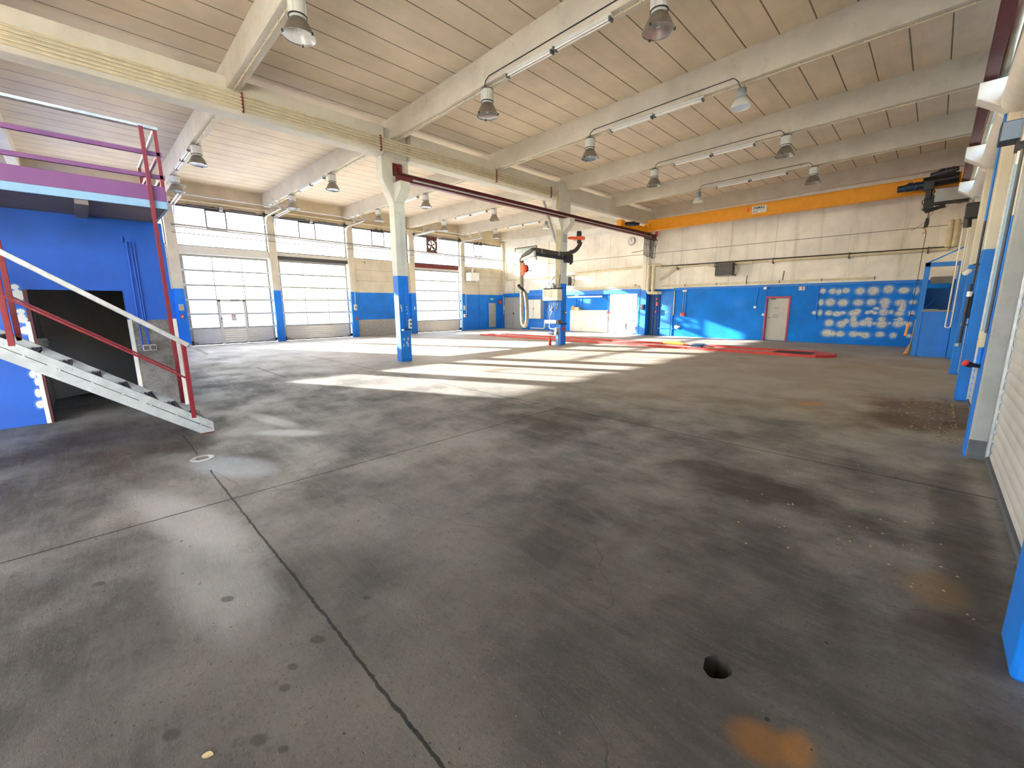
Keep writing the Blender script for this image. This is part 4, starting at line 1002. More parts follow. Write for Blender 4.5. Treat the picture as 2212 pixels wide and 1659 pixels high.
swbox(PX, 10.30, .98, .08, .14, .08, M['red'], 'small red switch low on pilaster right of second sectional door', parts=((0,0,.025,M['dgrey'],'button'),))
tag(ob('conduit', MB().tube([(PX+.02,10.26,3.8),(PX+.05,10.3,3.3),(PX+.02,10.3,2.4),(PX+.02,10.27,1.72)], .016, 6), M['cream'], None), 'cable running down to the cream door control box', 'cable')
swbox(PX, 17.70, 1.5, .12, .3, .1, M['grey'], 'grey door control right of the farthest sectional door', parts=((0,.07,.03,M['black'],'button'),(0,-.07,.03,M['black'],'button')))
swbox(PX, 17.70, .98, .14, .2, .1, M['whitep'], 'white and red socket low right of the farthest sectional door', parts=((0,0,.05,M['red'],'plug'),))
swbox(PX, 13.93, 1.5, .08, .16, .04, M['whitep'], 'small white key switch on pilaster left of farthest sectional door', parts=((0,0,.02,M['black'],'lock'),))
swbox(XG+.02, 21.05, 1.85, .16, .28, .1, M['red'], 'red fire call box on the far corner pilaster', parts=((0,0,.03,M['whitep'],'button'),))
tag(ob('conduit', MB().cyl((XG+.16+.02,21.3,2.3),(XG+.18,21.3,1.0),.018,8), M['cream'], None), 'white conduit in the far left corner below the blue line', 'conduit')
tag(ob('warm_air_outlet', MB().box(XG+.05,XG+.07,11.0,11.03,3.9,4.0).tube([(XG+.05,13.0,4.05),(XG+.1,12.95,3.92),(XG+.12,13.05,3.85)], .02, 8), M['dmetal'], None), 'small dark hook high on the beige panel', 'hook')
# unit heaters
def heater(cx, cz, w, h, d, wall, label, front='slats', body='dmetal', y=None):
    # wall 'back': sits against y=YB, front towards -x side open grille facing -y
    t = thing('unit_heater', (cx, y, cz), label, 'heater', 'wall-hung warm air heaters')
    if wall == 'back':
        yb = YB-.25; yf = yb-d
        ob('casing', MB().box(cx-w/2, cx+w/2, yf+.01, yb, cz-h/2, cz+h/2), M[body], t, .008)
        m = MB()
        for k in range(9):
            z = cz-h/2+.04+k*(h-.08)/8; m.add([(cx-w/2+.02,yf+.01,z+.02),(cx+w/2-.02,yf+.01,z+.02),(cx+w/2-.02,yf-.03,z-.012),(cx-w/2+.02,yf-.03,z-.012)], [(0,1,2,3)])
            m.box(cx-w/2+.02, cx+w/2-.02, yf-.032, yf-.026, z-.016, z-.008)
        ob('louvre', m, M['alu'], t)
        m = MB(); m.box(cx-w/2, cx-w/2+.025, yf-.03, yf+.02, cz-h/2, cz+h/2); m.box(cx+w/2-.025, cx+w/2, yf-.03, yf+.02, cz-h/2, cz+h/2); m.box(cx-w/2, cx+w/2, yf-.03, yf+.02, cz+h/2-.02, cz+h/2); m.box(cx-w/2, cx+w/2, yf-.03, yf+.02, cz-h/2, cz-h/2+.02); ob('front_frame', m, M['dalu'], t)
        m = MB()
        for xx in (cx-w/2+.05, cx+w/2-.05): m.obar((xx, yb, cz+h/2-.02), (xx, YB, cz+h/2-.02), .03, .03); m.obar((xx, yb, cz-h/2+.02), (xx, YB, cz-h/2+.02), .03, .03)
        m.box(cx+w/2-.06, cx+w/2, YB-.03, YB, cz-h/2, cz+h/2+.1)
        ob('wall_bracket', m, M['dmetal'], t)
        m = MB(); m.cyl((cx+w/2-.12, yb-.02, cz-.02), (cx+w/2-.12, YB-.1, cz-.02), h*.42, 16); m.cyl((cx+w/2+.05,YB-.12,cz-h*.4),(cx+w/2+.05,YB-.12,cz+h*.55),.025,8); ob('fan_housing', m, M['cream'], t)
    return t
heater(-7.05, 3.18, .74, .56, .30, 'back', 'dark louvred unit heater on the back wall below the long pipe', y=YB-.4)
t = heater(-16.2, 3.05, .62, .52, .30, 'back', 'small dark heater on back wall, partly behind the farther column', y=YB-.4)
t = thing('unit_heater', (XG+.4, 18.3, 3.5), 'white box heater beside the right track of the farthest sectional door', 'heater', 'wall-hung warm air heaters')
ob('casing', MB().box(XG+.22, XG+.75, 17.85, 18.55, 3.22, 3.72), M['whitep'], t, .015)
ob('flue', MB().tube([(XG+.5,18.2,3.72),(XG+.5,18.2,3.92),(XG+.4,18.35,4.02)], .06, 10), M['whitep'], t)
ob('fan_side', MB().box(XG+.25,XG+.7,18.55,18.75,3.25,3.6).cyl((XG+.35,18.75,3.5),(XG+.35,18.82,3.5),.05,12).cyl((XG+.35,18.5,3.82),(XG+.35,18.58,3.82),.05,12), M['grey'], t, .01)
ob('bracket', MB().box(XG,XG+.22,17.95,18.0,3.2,3.25).box(XG,XG+.22,18.45,18.5,3.2,3.25).box(XG+.05,XG+.1,18.8,18.85,3.1,4.0), M['cream'], t)

# ------------------------------------------------------------------ nearer column fittings
CX = -10.895
t = thing('column_conduit', (CX, 6.56, 1), 'thin conduit running down the nearer free column to its switch', 'conduit')
ob('pipe', MB().tube([(CX+.012,6.44,4.18),(CX+.012,6.55,4.15),(CX+.012,6.575,4.05),(CX+.012,6.57,1.0)], .012, 8), M['col'], t)
swbox(CX, 6.70, 1.10, .085, .27, .07, M['whitep'], 'double socket box on the right edge of nearer free column', 'socket_box', parts=((0,.06,.028,M['black'],'socket'),(0,-.06,.028,M['black'],'socket')))
t = thing('air_valve', (CX, 6.52, .93), 'small compressed air valve on a pipe across the nearer column', 'valve')
ob('pipe', MB().cyl((CX+.03,6.43,.93),(CX+.03,6.72,.93),.012,8).cyl((CX+.02,6.57,1.0),(CX+.02,6.57,.93),.012,8), M['dmetal'], t)
ob('knob', MB().cyl((CX+.01,6.45,.93),(CX+.07,6.45,.93),.03,12), M['whitep'], t)
def chips(name, spots, x, label):
    m = MB()
    for yc, zc, ry, rz in spots:
        n_ = 11; m.add([(x, yc+ry*(.75+.5*random.random())*math.cos(2*math.pi*k/n_), zc+rz*(.75+.5*random.random())*math.sin(2*math.pi*k/n_)) for k in range(n_)], [tuple(range(n_))])
    return m
cmk = chips('p', [(6.45,1.62,.02,.05),(6.46,1.55,.025,.035),(6.47,1.48,.02,.03),(6.64,1.58,.015,.03),(6.645,1.50,.015,.02),(6.65,1.40,.015,.03),(6.50,.66,.035,.045),(6.63,.66,.03,.05),(6.60,.54,.04,.05),(6.62,.47,.03,.04),(6.48,.48,.02,.04),(6.60,1.95,.006,.008),(6.60,1.85,.006,.008),(6.60,1.78,.006,.008)], CX+.0008, '')
o = struct('paint_chips', cmk, paint('chipped_spots', srgb(196,192,178), .8), 'bare spots where paint has chipped off the nearer column', cat='paint mark'); o['kind'] = 'stuff'

# ------------------------------------------------------------------ farther column: control box, shelf, pump, arm
t = thing('control_box', (-11.0, 13.4, 2.02), 'cream control cabinet with printed columns on the farther free column', 'control box')
cb = ob('cabinet', MB().box(-11.40, -10.62, 13.26, 13.56, 1.80, 2.24), paint('control_cream', srgb(226,214,184), .5, 0, .06, 6), t, .015)
m = MB()
for xx, w in ((-11.30,.14),(-10.99,.15)):
    for k in range(9): m.box(xx, xx+w*(.7+.3*random.random()), 13.256, 13.26, 1.93+k*.028, 1.943+k*.028)
ob('printed_rows', m, paint('print_red', srgb(196,120,110), .6), cb)
m = MB()
for xx in (-11.14, -11.06): m.cyl((xx,13.255,1.90),(xx,13.255,2.2),.02,10)
ob('gauge_glass', m, M['tube'], cb)
m = MB()
for k in range(6): m.cyl((-11.34+k*.12,13.30,2.24),(-11.34+k*.12,13.30,2.285),.025,10)
m.box(-11.4,-10.62,13.34,13.36,2.24,2.28); ob('cable_gland', m, M['dmetal'], cb)
m = MB(); m.obar((-11.38,13.4,2.26),(-10.95,13.5,2.75),.018,.018); m.obar((-10.66,13.4,2.26),(-10.72,13.55,2.9),.018,.018); m.box(-10.9,-10.6,13.5,13.58,2.26,2.30); ob('stay', m, M['dmetal'], t)
m = MB(); m.box(-11.05,-10.9,13.34,13.5,2.25,2.42); m.lathe([(.07,2.42),(.07,2.46),(.03,2.5)], (-10.97,13.42,0), 12); ob('siren', m, M['grey'], t)
m = MB(); rnd = random.Random(3)
for k in range(11):
    x = -11.30+k*.062; d = rnd.uniform(.12,.38); s_ = rnd.uniform(-.06,.06)
    m.tube([(x,13.38,1.80),(x,13.37,1.80-d*.5),(x+s_,13.36,1.80-d),(x+s_*1.6,13.37,1.78-d)], .009, 6)
    m.cyl((x+s_*1.6,13.37,1.80-d-.06),(x+s_*1.6,13.37,1.80-d),.018,8)
ob('hanging_cable', m, M['black'], t)
m = MB()
m.tube([(-11.1,13.36,1.62),(-11.05,13.35,1.45),(-11.12,13.35,1.30),(-11.08,13.36,1.02)], .014, 6); m.tube([(-10.98,13.36,1.6),(-10.95,13.35,1.4),(-11.05,13.35,1.22),(-11.1,13.36,1.02)], .012, 6)
ob('looped_hose', m, M['alu'], t)
ob('red_coupling', MB().cyl((-11.02,13.35,1.40),(-10.95,13.35,1.44),.03,10), M['red'], t)
t = thing('tool_shelf', (-10.95, 13.4, .95), 'white shallow shelf box clamped round the farther column', 'shelf')
ob('tray', MB().box(-11.26,-10.68,13.27,13.56,.89,1.02), M['whitep'], t, .006)
ob('clamp_strap', MB().box(-10.97,-10.64,13.5,13.96,.84,.88), M['dmetal'], t)
ob('grey_side', MB().box(-10.69,-10.60,13.30,13.57,.885,1.02), M['dgrey'], t)
t = thing('pump', (-10.9, 13.3, .5), 'small blue motor pump with white pipe low on the farther column', 'pump')
motor((-10.78,13.32,.50), (-1,0,0), .075, .32, t, M['bmotor'], 'motor')
ob('pump_head', MB().cyl((-10.78,13.32,.50),(-10.66,13.32,.50),.06,14).box(-10.76,-10.66,13.28,13.5,.46,.72), M['grey'], t)
ob('white_pipe', MB().tube([(-11.08,13.35,.89),(-11.08,13.34,.74),(-11.05,13.34,.68),(-10.8,13.34,.67),(-10.74,13.34,.64)], .018, 8), M['whitep'], t)
ob('bracket', MB().box(-10.74,-10.66,13.38,13.46,0.012,.46).box(-10.84,-10.62,13.28,13.5,0,.012), M['lightblue'], t)
t = thing('fire_extinguisher', (-10.97, 13.25, 0), 'short red fire extinguisher on the floor at the foot of farther column', 'fire extinguisher')
ob('cylinder', MB().lathe([(0,0),(.06,0),(.065,.02),(.065,.25),(.04,.29),(.02,.30),(0,.30)], (-10.97,13.25,0), 18), M['red'], t)
ob('valve', MB().cyl((-10.97,13.25,.30),(-10.97,13.25,.34),.018,8).obar((-11.0,13.25,.34),(-10.9,13.25,.35),.02,.014), M['black'], t)
CX2 = -10.68
swbox(CX2, 13.80, 1.32, .1, .14, .08, M['dgrey'], 'small grey socket on the side of farther column', 'socket_box', parts=((0,0,.03,M['whitep'],'socket'),))
swbox(CX2, 13.72, .66, .1, .16, .07, M['red'], 'red switch on the farther column below the shelf', parts=((0,0,.02,M['black'],'button'),))
# exhaust extraction arm
t = thing('exhaust_arm', (-10.6, 14.0, 3.4), 'jointed exhaust extraction arm with hanging hose on the farther column', 'extraction arm')
ob('pivot', MB().box(-10.72,-10.55,13.70,14.15,3.28,3.60).cyl((-10.62,14.08,3.22),(-10.62,14.08,3.78),.05,12), M['black'], t, .006)
ob('inner_arm', MB().obar((-10.62,14.05,3.42),(-10.78,12.12,3.49),.09,.12), M['dmetal'], t, .006)
ob('knuckle', MB().cyl((-10.80,12.10,3.38),(-10.80,12.10,3.60),.06,14), M['alu'], t)
ob('outer_arm', MB().obar((-10.84,12.12,3.49),(-12.28,12.96,3.45),.08,.11), M['grey'], t, .006)
def ribbed(pts, r, n=10, sub=6):
    P = [Vector(p) for p in pts]; out = []
    for i in range(len(P)-1):
        a = P[max(i-1,0)]; b = P[i]; c = P[i+1]; d = P[min(i+2,len(P)-1)]
        L = max(2, int((c-b).length/.035))
        for k in range(L):
            u = k/L; out.append(.5*((2*b)+(c-a)*u+(2*a-5*b+4*c-d)*u*u+(3*b-a-3*c+d)*u*u*u))
    out.append(P[-1])
    rs = [r*(1.06 if k%2 else .96) for k in range(len(out))]
    return MB().tube(out, rs, n)
ob('arm_hose', ribbed([(-10.45,14.50,4.12),(-10.48,14.45,3.98),(-10.55,14.25,3.76),(-10.62,13.8,3.62),(-10.67,13.2,3.59),(-10.75,12.5,3.63),(-10.82,12.10,3.64),(-11.05,12.18,3.63),(-11.7,12.6,3.60),(-12.15,12.9,3.56),(-12.3,13.0,3.48)], .078), M['hosed'], t)
HX, HY = -12.31, 13.0
ob('hanging_hose', ribbed([(HX,HY,3.40),(HX+.0,HY,2.8),(HX,HY,2.0),(HX+.01,HY,1.2),(HX+.05,HY,.86),(HX+.16,HY,.76),(HX+.27,HY,.88),(HX+.30,HY,1.3),(HX+.26,HY,1.8),(HX+.20,HY,2.08),(HX+.09,HY,2.22)], .078), M['hose'], t)
nz = ob('nozzle', MB().cyl((HX+.12,HY-.02,2.18),(HX-.14,HY-.06,2.44),.085,14,.075), M['black'], t)
ob('nozzle_grip', MB().tube([(HX-.15,HY-.05,2.20),(HX-.05,HY-.1,2.16),(HX+.1,HY-.1,2.14)], .015, 6), M['black'], nz)
ob('balancer', MB().cyl((HX+.14,HY-.10,3.10),(HX+.14,HY+.04,3.10),.15,20).box(HX+.08,HX+.22,HY-.12,HY-.05,2.82,3.32), M['orange'], t, .01)
ob('balancer_cover', MB().cyl((HX+.16,HY+.04,3.10),(HX+.16,HY+.08,3.10),.16,20), M['dmetal'], t)
ob('end_clamp', MB().cyl((HX,HY,3.36),(HX,HY,3.52),.095,14), M['dmetal'], t)
m = MB()
for p in ((-10.665,13.3,3.59),(-10.77,12.4,3.63)): m.cyl((p[0],p[1]-.02,p[2]),(p[0],p[1]+.02,p[2]),.092,14)
ob('hose_clamp', m, M['zinc'], t)
ob('fan_disc', MB().lathe([(0,0),(.22,0),(.245,.03),(.245,.09),(.22,.12),(0,.12)], (-10.48,14.42,4.18), 24).box(-10.72,-10.5,14.0,14.4,4.20,4.28), M['orange'], t, .004)
ob('fan_motor', MB().lathe([(0,.12),(.10,.12),(.10,.30),(.08,.34),(0,.34)], (-10.48,14.42,4.18), 16).cyl((-10.48,14.42,4.06),(-10.48,14.42,4.18),.085,12), M['black'], t)
ob('wall_plate', MB().box(-10.70,-10.67,13.62,13.9,4.05,4.35), M['grey'], t)
t = tag(ob('roof_prop', MB().obar((-11.15,13.0,5.56),(-11.0,13.62,4.05),.10,.05,(1,0,0)), M['gcol'], None, .006), 'slanting grey steel prop from the girder down to farther column', 'prop')

# ------------------------------------------------------------------ inspection pit
t = thing('inspection_pit', (-9.9, 16.0, 0), 'long inspection pit with red raised edges and grating across the floor', 'inspection pit')
ob('edge_rail', MB().box(-17.7,-2.35,15.35,15.50,0,.055).box(-17.7,-2.35,15.36,15.375,.055,.085), M['pitred'], t, .006)
ob('edge_rail', MB().box(-17.4,-2.5,16.50,16.65,0,.055).box(-17.4,-2.5,16.62,16.635,.055,.085), M['pitred'], t, .006)
ob('end_piece', MB().prism([(-2.5,15.35),(-2.1,15.55),(-1.95,15.85),(-1.95,16.3),(-2.15,16.55),(-2.5,16.65)], 'z', 0, .075), M['red'], t, .008)
ob('end_piece', MB().box(-17.75,-17.6,15.35,16.4,0,.05), M['pitred'], t, .006)
m = MB(); m.box(-17.6,-3.6,15.50,16.50,.0,.022)
ob('cover_board', m, paint('pit_boards', srgb(170,150,132), .8, 0, .2, 2.5, .1, 30, srgb(110,84,72), .6), t)
m = MB()
for k in range(28): m.box(-3.6+k*.045, -3.578+k*.045, 15.50, 16.50, .02, .06)
for k in range(6): m.box(-3.6,-2.35,15.52+k*.19,15.54+k*.19,.01,.05)
ob('grating', m, M['steelgrey'], t)['kind'] = 'thing'
ob('pit_shade_sheet', MB().box(-3.6,-2.4,15.5,16.5,.002,.008), M['hole'], t)  # dark sheet at floor level paints the shaded depth under the grating
tag(ob('rag', (lambda m: (m.tube([(-7.6,16.35,.10),(-7.3,16.3,.12),(-7.0,16.36,.11),(-6.75,16.3,.10)], [.03,.05,.06,.03], 8), m)[1])(MB()), paint('rag_yellow', srgb(196,160,40), .8, 0, .3, 20), None), 'yellow crumpled rag lying on the inspection pit covers', 'rag')
tag(ob('rag', (lambda m: (m.tube([(-6.55,16.35,.08),(-6.3,16.3,.10),(-6.0,16.37,.10),(-5.8,16.3,.06)], [.03,.05,.05,.02], 8), m.box(-6.4,-6.0,16.1,16.3,.022,.07), m)[2])(MB()), M['bmotor'], None), 'dark crumpled cloth beside the yellow rag on the pit covers', 'rag')

# ------------------------------------------------------------------ back wall fittings
yb = YB
r = sroot('door_10', (-21.15, YB, 0), 'wide grey steel double door in the far left corner', 'door')
ob('leaf', MB().box(-22.08,-21.15,YB-.04,YB,.02,2.2), M['greydoor'], r, .004); ob('leaf', MB().box(-21.13,-20.2,YB-.04,YB,.02,2.2), M['greydoor'], r, .004)
ob('door_handle', MB().box(-21.08,-21.04,YB-.08,YB-.04,1.0,1.15), M['black'], r)
swbox(-22.0, YB-.04, 1.46, .18, .28, .09, M['cream'], 'cream switch box on the edge of the grey double door', face='y', parts=((0,0,.04,M['black'],'button'),))
r = sroot('window_9', (-19.95, YB, 4.7), 'glass block window high in the back wall at the left', 'window')
ob('reveal', MB().box(-20.95,-20.87,YB-.015,YB+.0,3.88,5.48).box(-19.0,-18.92,YB-.015,YB,3.88,5.48).box(-20.87,-19.0,YB-.015,YB,5.42,5.48).box(-20.87,-19.0,YB-.015,YB,3.88,3.94), M['dalu'], r)
gbm = G('glass_blocks'); x, y, z, p = gbm.pos(); a = gbm.m('FRACT', x*5.4); b = gbm.m('FRACT', z*5.4)
j = gbm.ss((a-.5).abs(), .40, .46).mx(gbm.ss((b-.5).abs(), .40, .46))
gbm.bsdf(gbm.mix(j, srgb(186,214,214), srgb(150,142,120)), gbm.ss(j, 0., 1., .12, .7), 0, gbm.bump(j*-1., .6, .01), .6)
ob('glass_blocks', MB().box(-20.87,-19.0,YB-.008,YB+.02,3.94,5.42), gbm.mat, r)
t = thing('distribution_cabinet', (-18.85, YB-.2, 1.35), 'large pale grey electrical cabinet on a blue backboard', 'cabinet')
ob('body', MB().box(-19.55,-18.25,YB-.36,YB-.03,.74,2.0), M['grey'], t, .01)
ob('door', MB().box(-19.53,-18.91,YB-.385,YB-.36,.76,1.98), M['panelw'], t, .006); ob('door', MB().box(-18.89,-18.27,YB-.385,YB-.36,.76,1.98), M['panelw'], t, .006)
ob('door_handle', MB().box(-18.89,-18.86,YB-.41,YB-.385,1.32,1.48), M['black'], t)
ob('backboard', MB().box(-19.58,-17.3,YB-.03,YB-.002,.0,2.62), M['blue'], t)
for z, lab in ((1.42,'upper'),(.98,'lower')):
    tag(ob('small_cabinet', MB().box(-19.85,-19.6,YB-.15,YB,z-.2,z+.2), M['panelw'], None, .008), '%s narrow box left of the large electrical cabinet' % lab, 'box')
tag(ob('radiator_pipe', MB().tube([(-19.2,YB-.3,.12),(-18.1,YB-.3,.12),(-18.0,YB-.3,.14),(-17.95,YB-.3,.7)], .04, 8), M['whitep'], None), 'white low pipe under the large electrical cabinet', 'pipe')
t = tag(ob('wall_board', MB().box(-16.1,-13.40,YB-.06,YB,.02,.70).box(-16.1,-13.40,YB-.055,YB,.705,1.32), M['board'], None, .004), 'large white board panel low on the back wall', 'board')
t = tag(ob('tiled_panel', MB().box(-13.3,-11.35,YB-.04,YB-.002,.04,1.30).box(-13.3,-11.58,YB-.04,YB-.002,1.30,2.22), M['tile'], None), 'white tiled splashback panel behind the wash basin', 'tiles')
t = thing('wash_basin', (-12.1, YB-.3, .72), 'white wash basin with tap on the tiled panel', 'basin')
ob('bowl', MB().prism([(-12.55,.78),(-11.65,.78),(-11.7,.70),(-11.95,.60),(-12.25,.60),(-12.5,.70)], 'y', YB-.52, YB-.05), M['whitep'], t, .02)
ob('tap', MB().tube([(-12.05,YB-.1,.80),(-12.05,YB-.1,.98),(-12.05,YB-.16,1.02),(-12.05,YB-.25,.98)], .015, 8).cyl((-11.8,YB-.1,.86),(-11.8,YB-.1,.92),.04,10), M['zinc'], t)
ob('drain_pipe', MB().tube([(-12.05,YB-.3,.60),(-12.05,YB-.3,.35),(-12.05,YB-.2,.28),(-12.1,YB-.12,.05)], .03, 8).cyl((-12.3,YB-.12,.6),(-12.3,YB-.12,.2),.012,8), M['dmetal'], t)
ob('pedestal', MB().lathe([(.10,0),(.07,.1),(.06,.5),(.1,.6)], (-12.1,YB-.16,0), 14), M['whitep'], t)
t = tag(ob('wrapped_bag', MB().tube([(-11.85,YB-.2,.10),(-11.7,YB-.22,.2),(-11.5,YB-.2,.28),(-11.42,YB-.18,.2)], [.08,.16,.15,.06], 10), M['whitep'], None), 'white plastic bag slumped beneath the wash basin', 'bag')
t = thing('fluorescent_light', (-15, YB-.1, 2.1), 'white tube light over the board on the back wall', 'lamp')
ob('body', MB().box(-16.3,-13.75,YB-.14,YB-.06,2.10,2.15), M['whitep'], t, .006); ob('lamp_tube', MB().cyl((-16.25,YB-.10,2.08),(-13.8,YB-.10,2.08),.02,10), M['tube'], t)
ob('end_bracket', MB().obar((-14.0,YB-.1,2.32),(-13.75,YB-.12,2.12),.04,.03).obar((-13.75,YB-.12,2.12),(-13.45,YB-.02,1.9),.03,.03), M['dgrey'], t)
t = thing('cable_winch', (-15.6, YB-.15, 1.42), 'beige winch motor above the left end of white board', 'winch')
ob('drum', MB().cyl((-15.72,YB-.3,1.44),(-15.72,YB-.05,1.44),.13,16), M['wood'], t); ob('gearbox', MB().box(-15.62,-15.32,YB-.28,YB-.03,1.30,1.50), M['cream'], t, .01); ob('lever', MB().obar((-15.3,YB-.2,1.44),(-15.05,YB-.2,1.34),.06,.05), M['dmetal'], t)
swbox(-15.62, YB, 2.18, .26, .18, .08, M['panelw'], 'white junction box above the winch motor', 'junction_box', 'y')
for k, xx in enumerate((-15.66,-15.5,-15.25)):
    tag(ob('conduit', MB().cyl((xx,YB-.02,2.1),(xx,YB-.02,1.5),.014,8), M['blue'], None), 'blue conduit above the winch, %s of three' % ('left','middle','right')[k], 'conduit', 'conduits above the winch')
t = thing('water_valve', (-13.35, YB-.06, 1.2), 'blue water pipe with red valve left of the tiled panel', 'valve')
ob('pipe', MB().cyl((-13.36,YB-.05,2.25),(-13.36,YB-.05,1.2),.025,8), M['blue'], t); ob('handle', MB().cyl((-13.36,YB-.06,1.2),(-13.36,YB-.14,1.2),.07,12).obar((-13.36,YB-.1,1.2),(-13.22,YB-.12,1.13),.04,.03), M['red'], t)
struct('trim_11', MB().box(-13.42,-13.32,YB-.03,YB,0,1.15), M['concrete'], 'bare strip between white board and tiles', 0, 'trim')
swbox(-11.52, YB-.04, 1.45, .26, .2, .12, M['cream'], 'cream socket box at the right edge of the tiled panel', 'socket_box', 'y', ((.03,0,.05,M['black'],'socket'),))
swbox(-11.33, YB-.04, 1.16, .12, .14, .1, M['red'], 'red socket below the cream socket box by the tiles', 'socket_box', 'y', ((0,0,.03,M['black'],'socket'),))
m = MB(); m.box(-11.34,-10.90,YB-.34,YB,0,2.36); m.box(-11.36,-11.26,YB-.36,YB-.34,0,2.36)
struct('pilaster', m, M['blue'], 'blue boxed pilaster under the maroon rail end at back wall', .01, 'pilaster')
m = MB(); m.box(-11.22,-10.9,YB-.30,YB,2.36,6.0); struct('pilaster', m, M['white_wall'], 'white upper part of pilaster behind the festoon cables', .01, 'pilaster')
struct('trim_12', MB().box(-11.16,-10.98,YB-.33,YB-.30,2.45,4.1), M['panelw'], 'vertical cover strip on the white pilaster', .004, 'trim')
struct('trim_13', MB().box(-10.9,-10.25,YB-.02,YB,0,2.33), paint('niche_navy', srgb(6,52,104), .5), 'dark navy niche right of the blue boxed pilaster', 0, 'trim')  # flat panel, darker blue than the wall beside it
swbox(-11.08, YB-.34, 1.5, .22, .26, .14, M['bmotor'], 'dark socket box on the blue boxed pilaster', 'socket_box', 'y', ((0,.02,.05,M['dgrey'],'socket'),))
for xx, lab in ((-10.80,'left'), (-10.52,'right')):
    tag(ob('heating_pipe', MB().tube([(xx,YB-.42,3.62),(xx,YB-.42,2.32),(xx+.05,YB-.42,2.24),(xx+.18,YB-.38,2.22),(xx+.3,YB-.1,2.22)], .085, 12), M['cream'], None), '%s of two thick cream heating risers by the white pilaster' % lab, 'pipe', 'thick cream heating risers')
for k, xx in enumerate((-10.62,-10.42,-10.32)):
    tag(ob('conduit', MB().cyl((xx,YB-.05,2.2),(xx,YB-.05,.02),.022,8), M['blue'], None), 'blue pipe in the navy niche, %s of three' % ('left','middle','right')[k], 'pipe', 'blue pipes in the navy niche')
t = tag(ob('shutoff_valve', MB().box(-10.45,-10.36,YB-.12,YB-.04,1.55,1.75).cyl((-10.4,YB-.08,1.9),(-10.4,YB-.16,1.9),.05,10).cyl((-10.42,YB-.08,1.25),(-10.42,YB-.16,1.25),.05,10), M['red'], None, .004), 'red and white valves on the niche pipes', 'valve')
r = sroot('door_11', (-9.87, YB, 0), 'flush blue panel door right of the navy niche', 'door')
ob('leaf', MB().box(-10.2,-9.58,YB-.03,YB,.02,2.28), M['blue'], r, .004); ob('outline', MB().box(-10.05,-9.68,YB-.034,YB-.03,1.55,1.57).box(-9.70,-9.68,YB-.034,YB-.03,1.35,1.55).box(-10.05,-9.68,YB-.034,YB-.03,1.22,1.235), M['lightblue'], r)
tag(ob('conduit', MB().cyl((-9.52,YB-.03,2.3),(-9.52,YB-.03,1.08),.03,8), M['cream'], None), 'cream vertical pipe right of the flush blue door', 'pipe')
tag(ob('conduit', MB().tube([(-10.3,YB-.05,.38),(-9.45,YB-.05,.37)], .016, 8).cyl((-9.55,YB-.03,1.05),(-9.55,YB-.03,.02),.025,8).cyl((-9.66,YB-.03,1.05),(-9.66,YB-.03,.02),.018,8), M['blue'], None), 'low blue pipes beside the flush blue door', 'pipe')
tag(ob('drain_fitting', MB().cyl((-9.3,YB-.0,.5),(-9.3,YB-.1,.48),.10,14).cyl((-9.2,YB-.05,.5),(-9.12,YB-.12,.5),.05,10), M['whitep'], None), 'white pipe fitting low on the blue wall', 'fitting')
for xx, lab in ((-9.05,'left'),(-8.94,'right')):
    tag(ob('conduit', MB().cyl((xx,YB-.02,2.27),(xx,YB-.02,1.15),.016,8), M['lightblue'], None), '%s of two pale conduits ending in red sockets' % lab, 'conduit', 'pale conduits with red sockets')
    swbox(xx, YB, 2.28, .09, .09, .06, M['whitep'], '%s white junction box over the red sockets' % lab, 'junction_box', 'y')
    swbox(xx-.02, YB, 1.12, .11, .16, .09, M['red'], '%s red power socket on the blue back wall' % lab, 'socket_box', 'y', ((0,0,.035,M['dgrey'],'socket'),))
for pts, bx, lab in ((((-5.68,2.33),(-5.76,1.5)), (-5.76,1.47), 'left of the red-framed door'), (((-5.37,2.28),(-5.32,1.2)), (-5.40,1.14), 'beside the red door frame')):
    t = thing('light_switch', (bx[0], YB, bx[1]), 'white switch with blue conduit ' + lab, 'switch')
    ob('conduit', MB().cyl((pts[0][0],YB-.015,pts[0][1]),(pts[1][0],YB-.015,pts[1][1]),.014,8), M['blue'], t); ob('plate', MB().box(bx[0]-.05,bx[0]+.05,YB-.045,YB,bx[1]-.05,bx[1]+.05), M['whitep'], t, .006); ob('rocker', MB().box(bx[0]-.02,bx[0]+.02,YB-.055,YB-.045,bx[1]-.02,bx[1]+.02), M['panelw'], t)
swbox(-5.42, YB, 2.30, .12, .11, .06, M['whitep'], 'white junction box above the red-framed door', 'junction_box', 'y', ((.16,0,.03,M['black'],'plug'),))
tag(ob('conduit', MB().cyl((-3.46,YB-.02,2.34),(-3.44,YB-.02,.94),.016,8), M['blue'], None), 'blue conduit left of the plaster patches', 'conduit')
t = thing('escape_sign', (-4.06, YB, 2.28), 'small red and white safety sign right of the red-framed door', 'sign')
ob('plate', MB().box(-4.17,-3.95,YB-.008,YB,2.17,2.39), M['whitep'], t); m = MB(); m.box(-4.155,-4.135,YB-.011,YB-.008,2.19,2.37); m.box(-4.055,-4.015,YB-.011,YB-.008,2.19,2.33); m.box(-4.08,-3.965,YB-.011,YB-.008,2.33,2.37); m.box(-4.12,-4.08,YB-.011,YB-.008,2.29,2.31); m.box(-3.985,-3.965,YB-.011,YB-.008,2.19,2.31); ob('pictogram', m, M['red'], t)
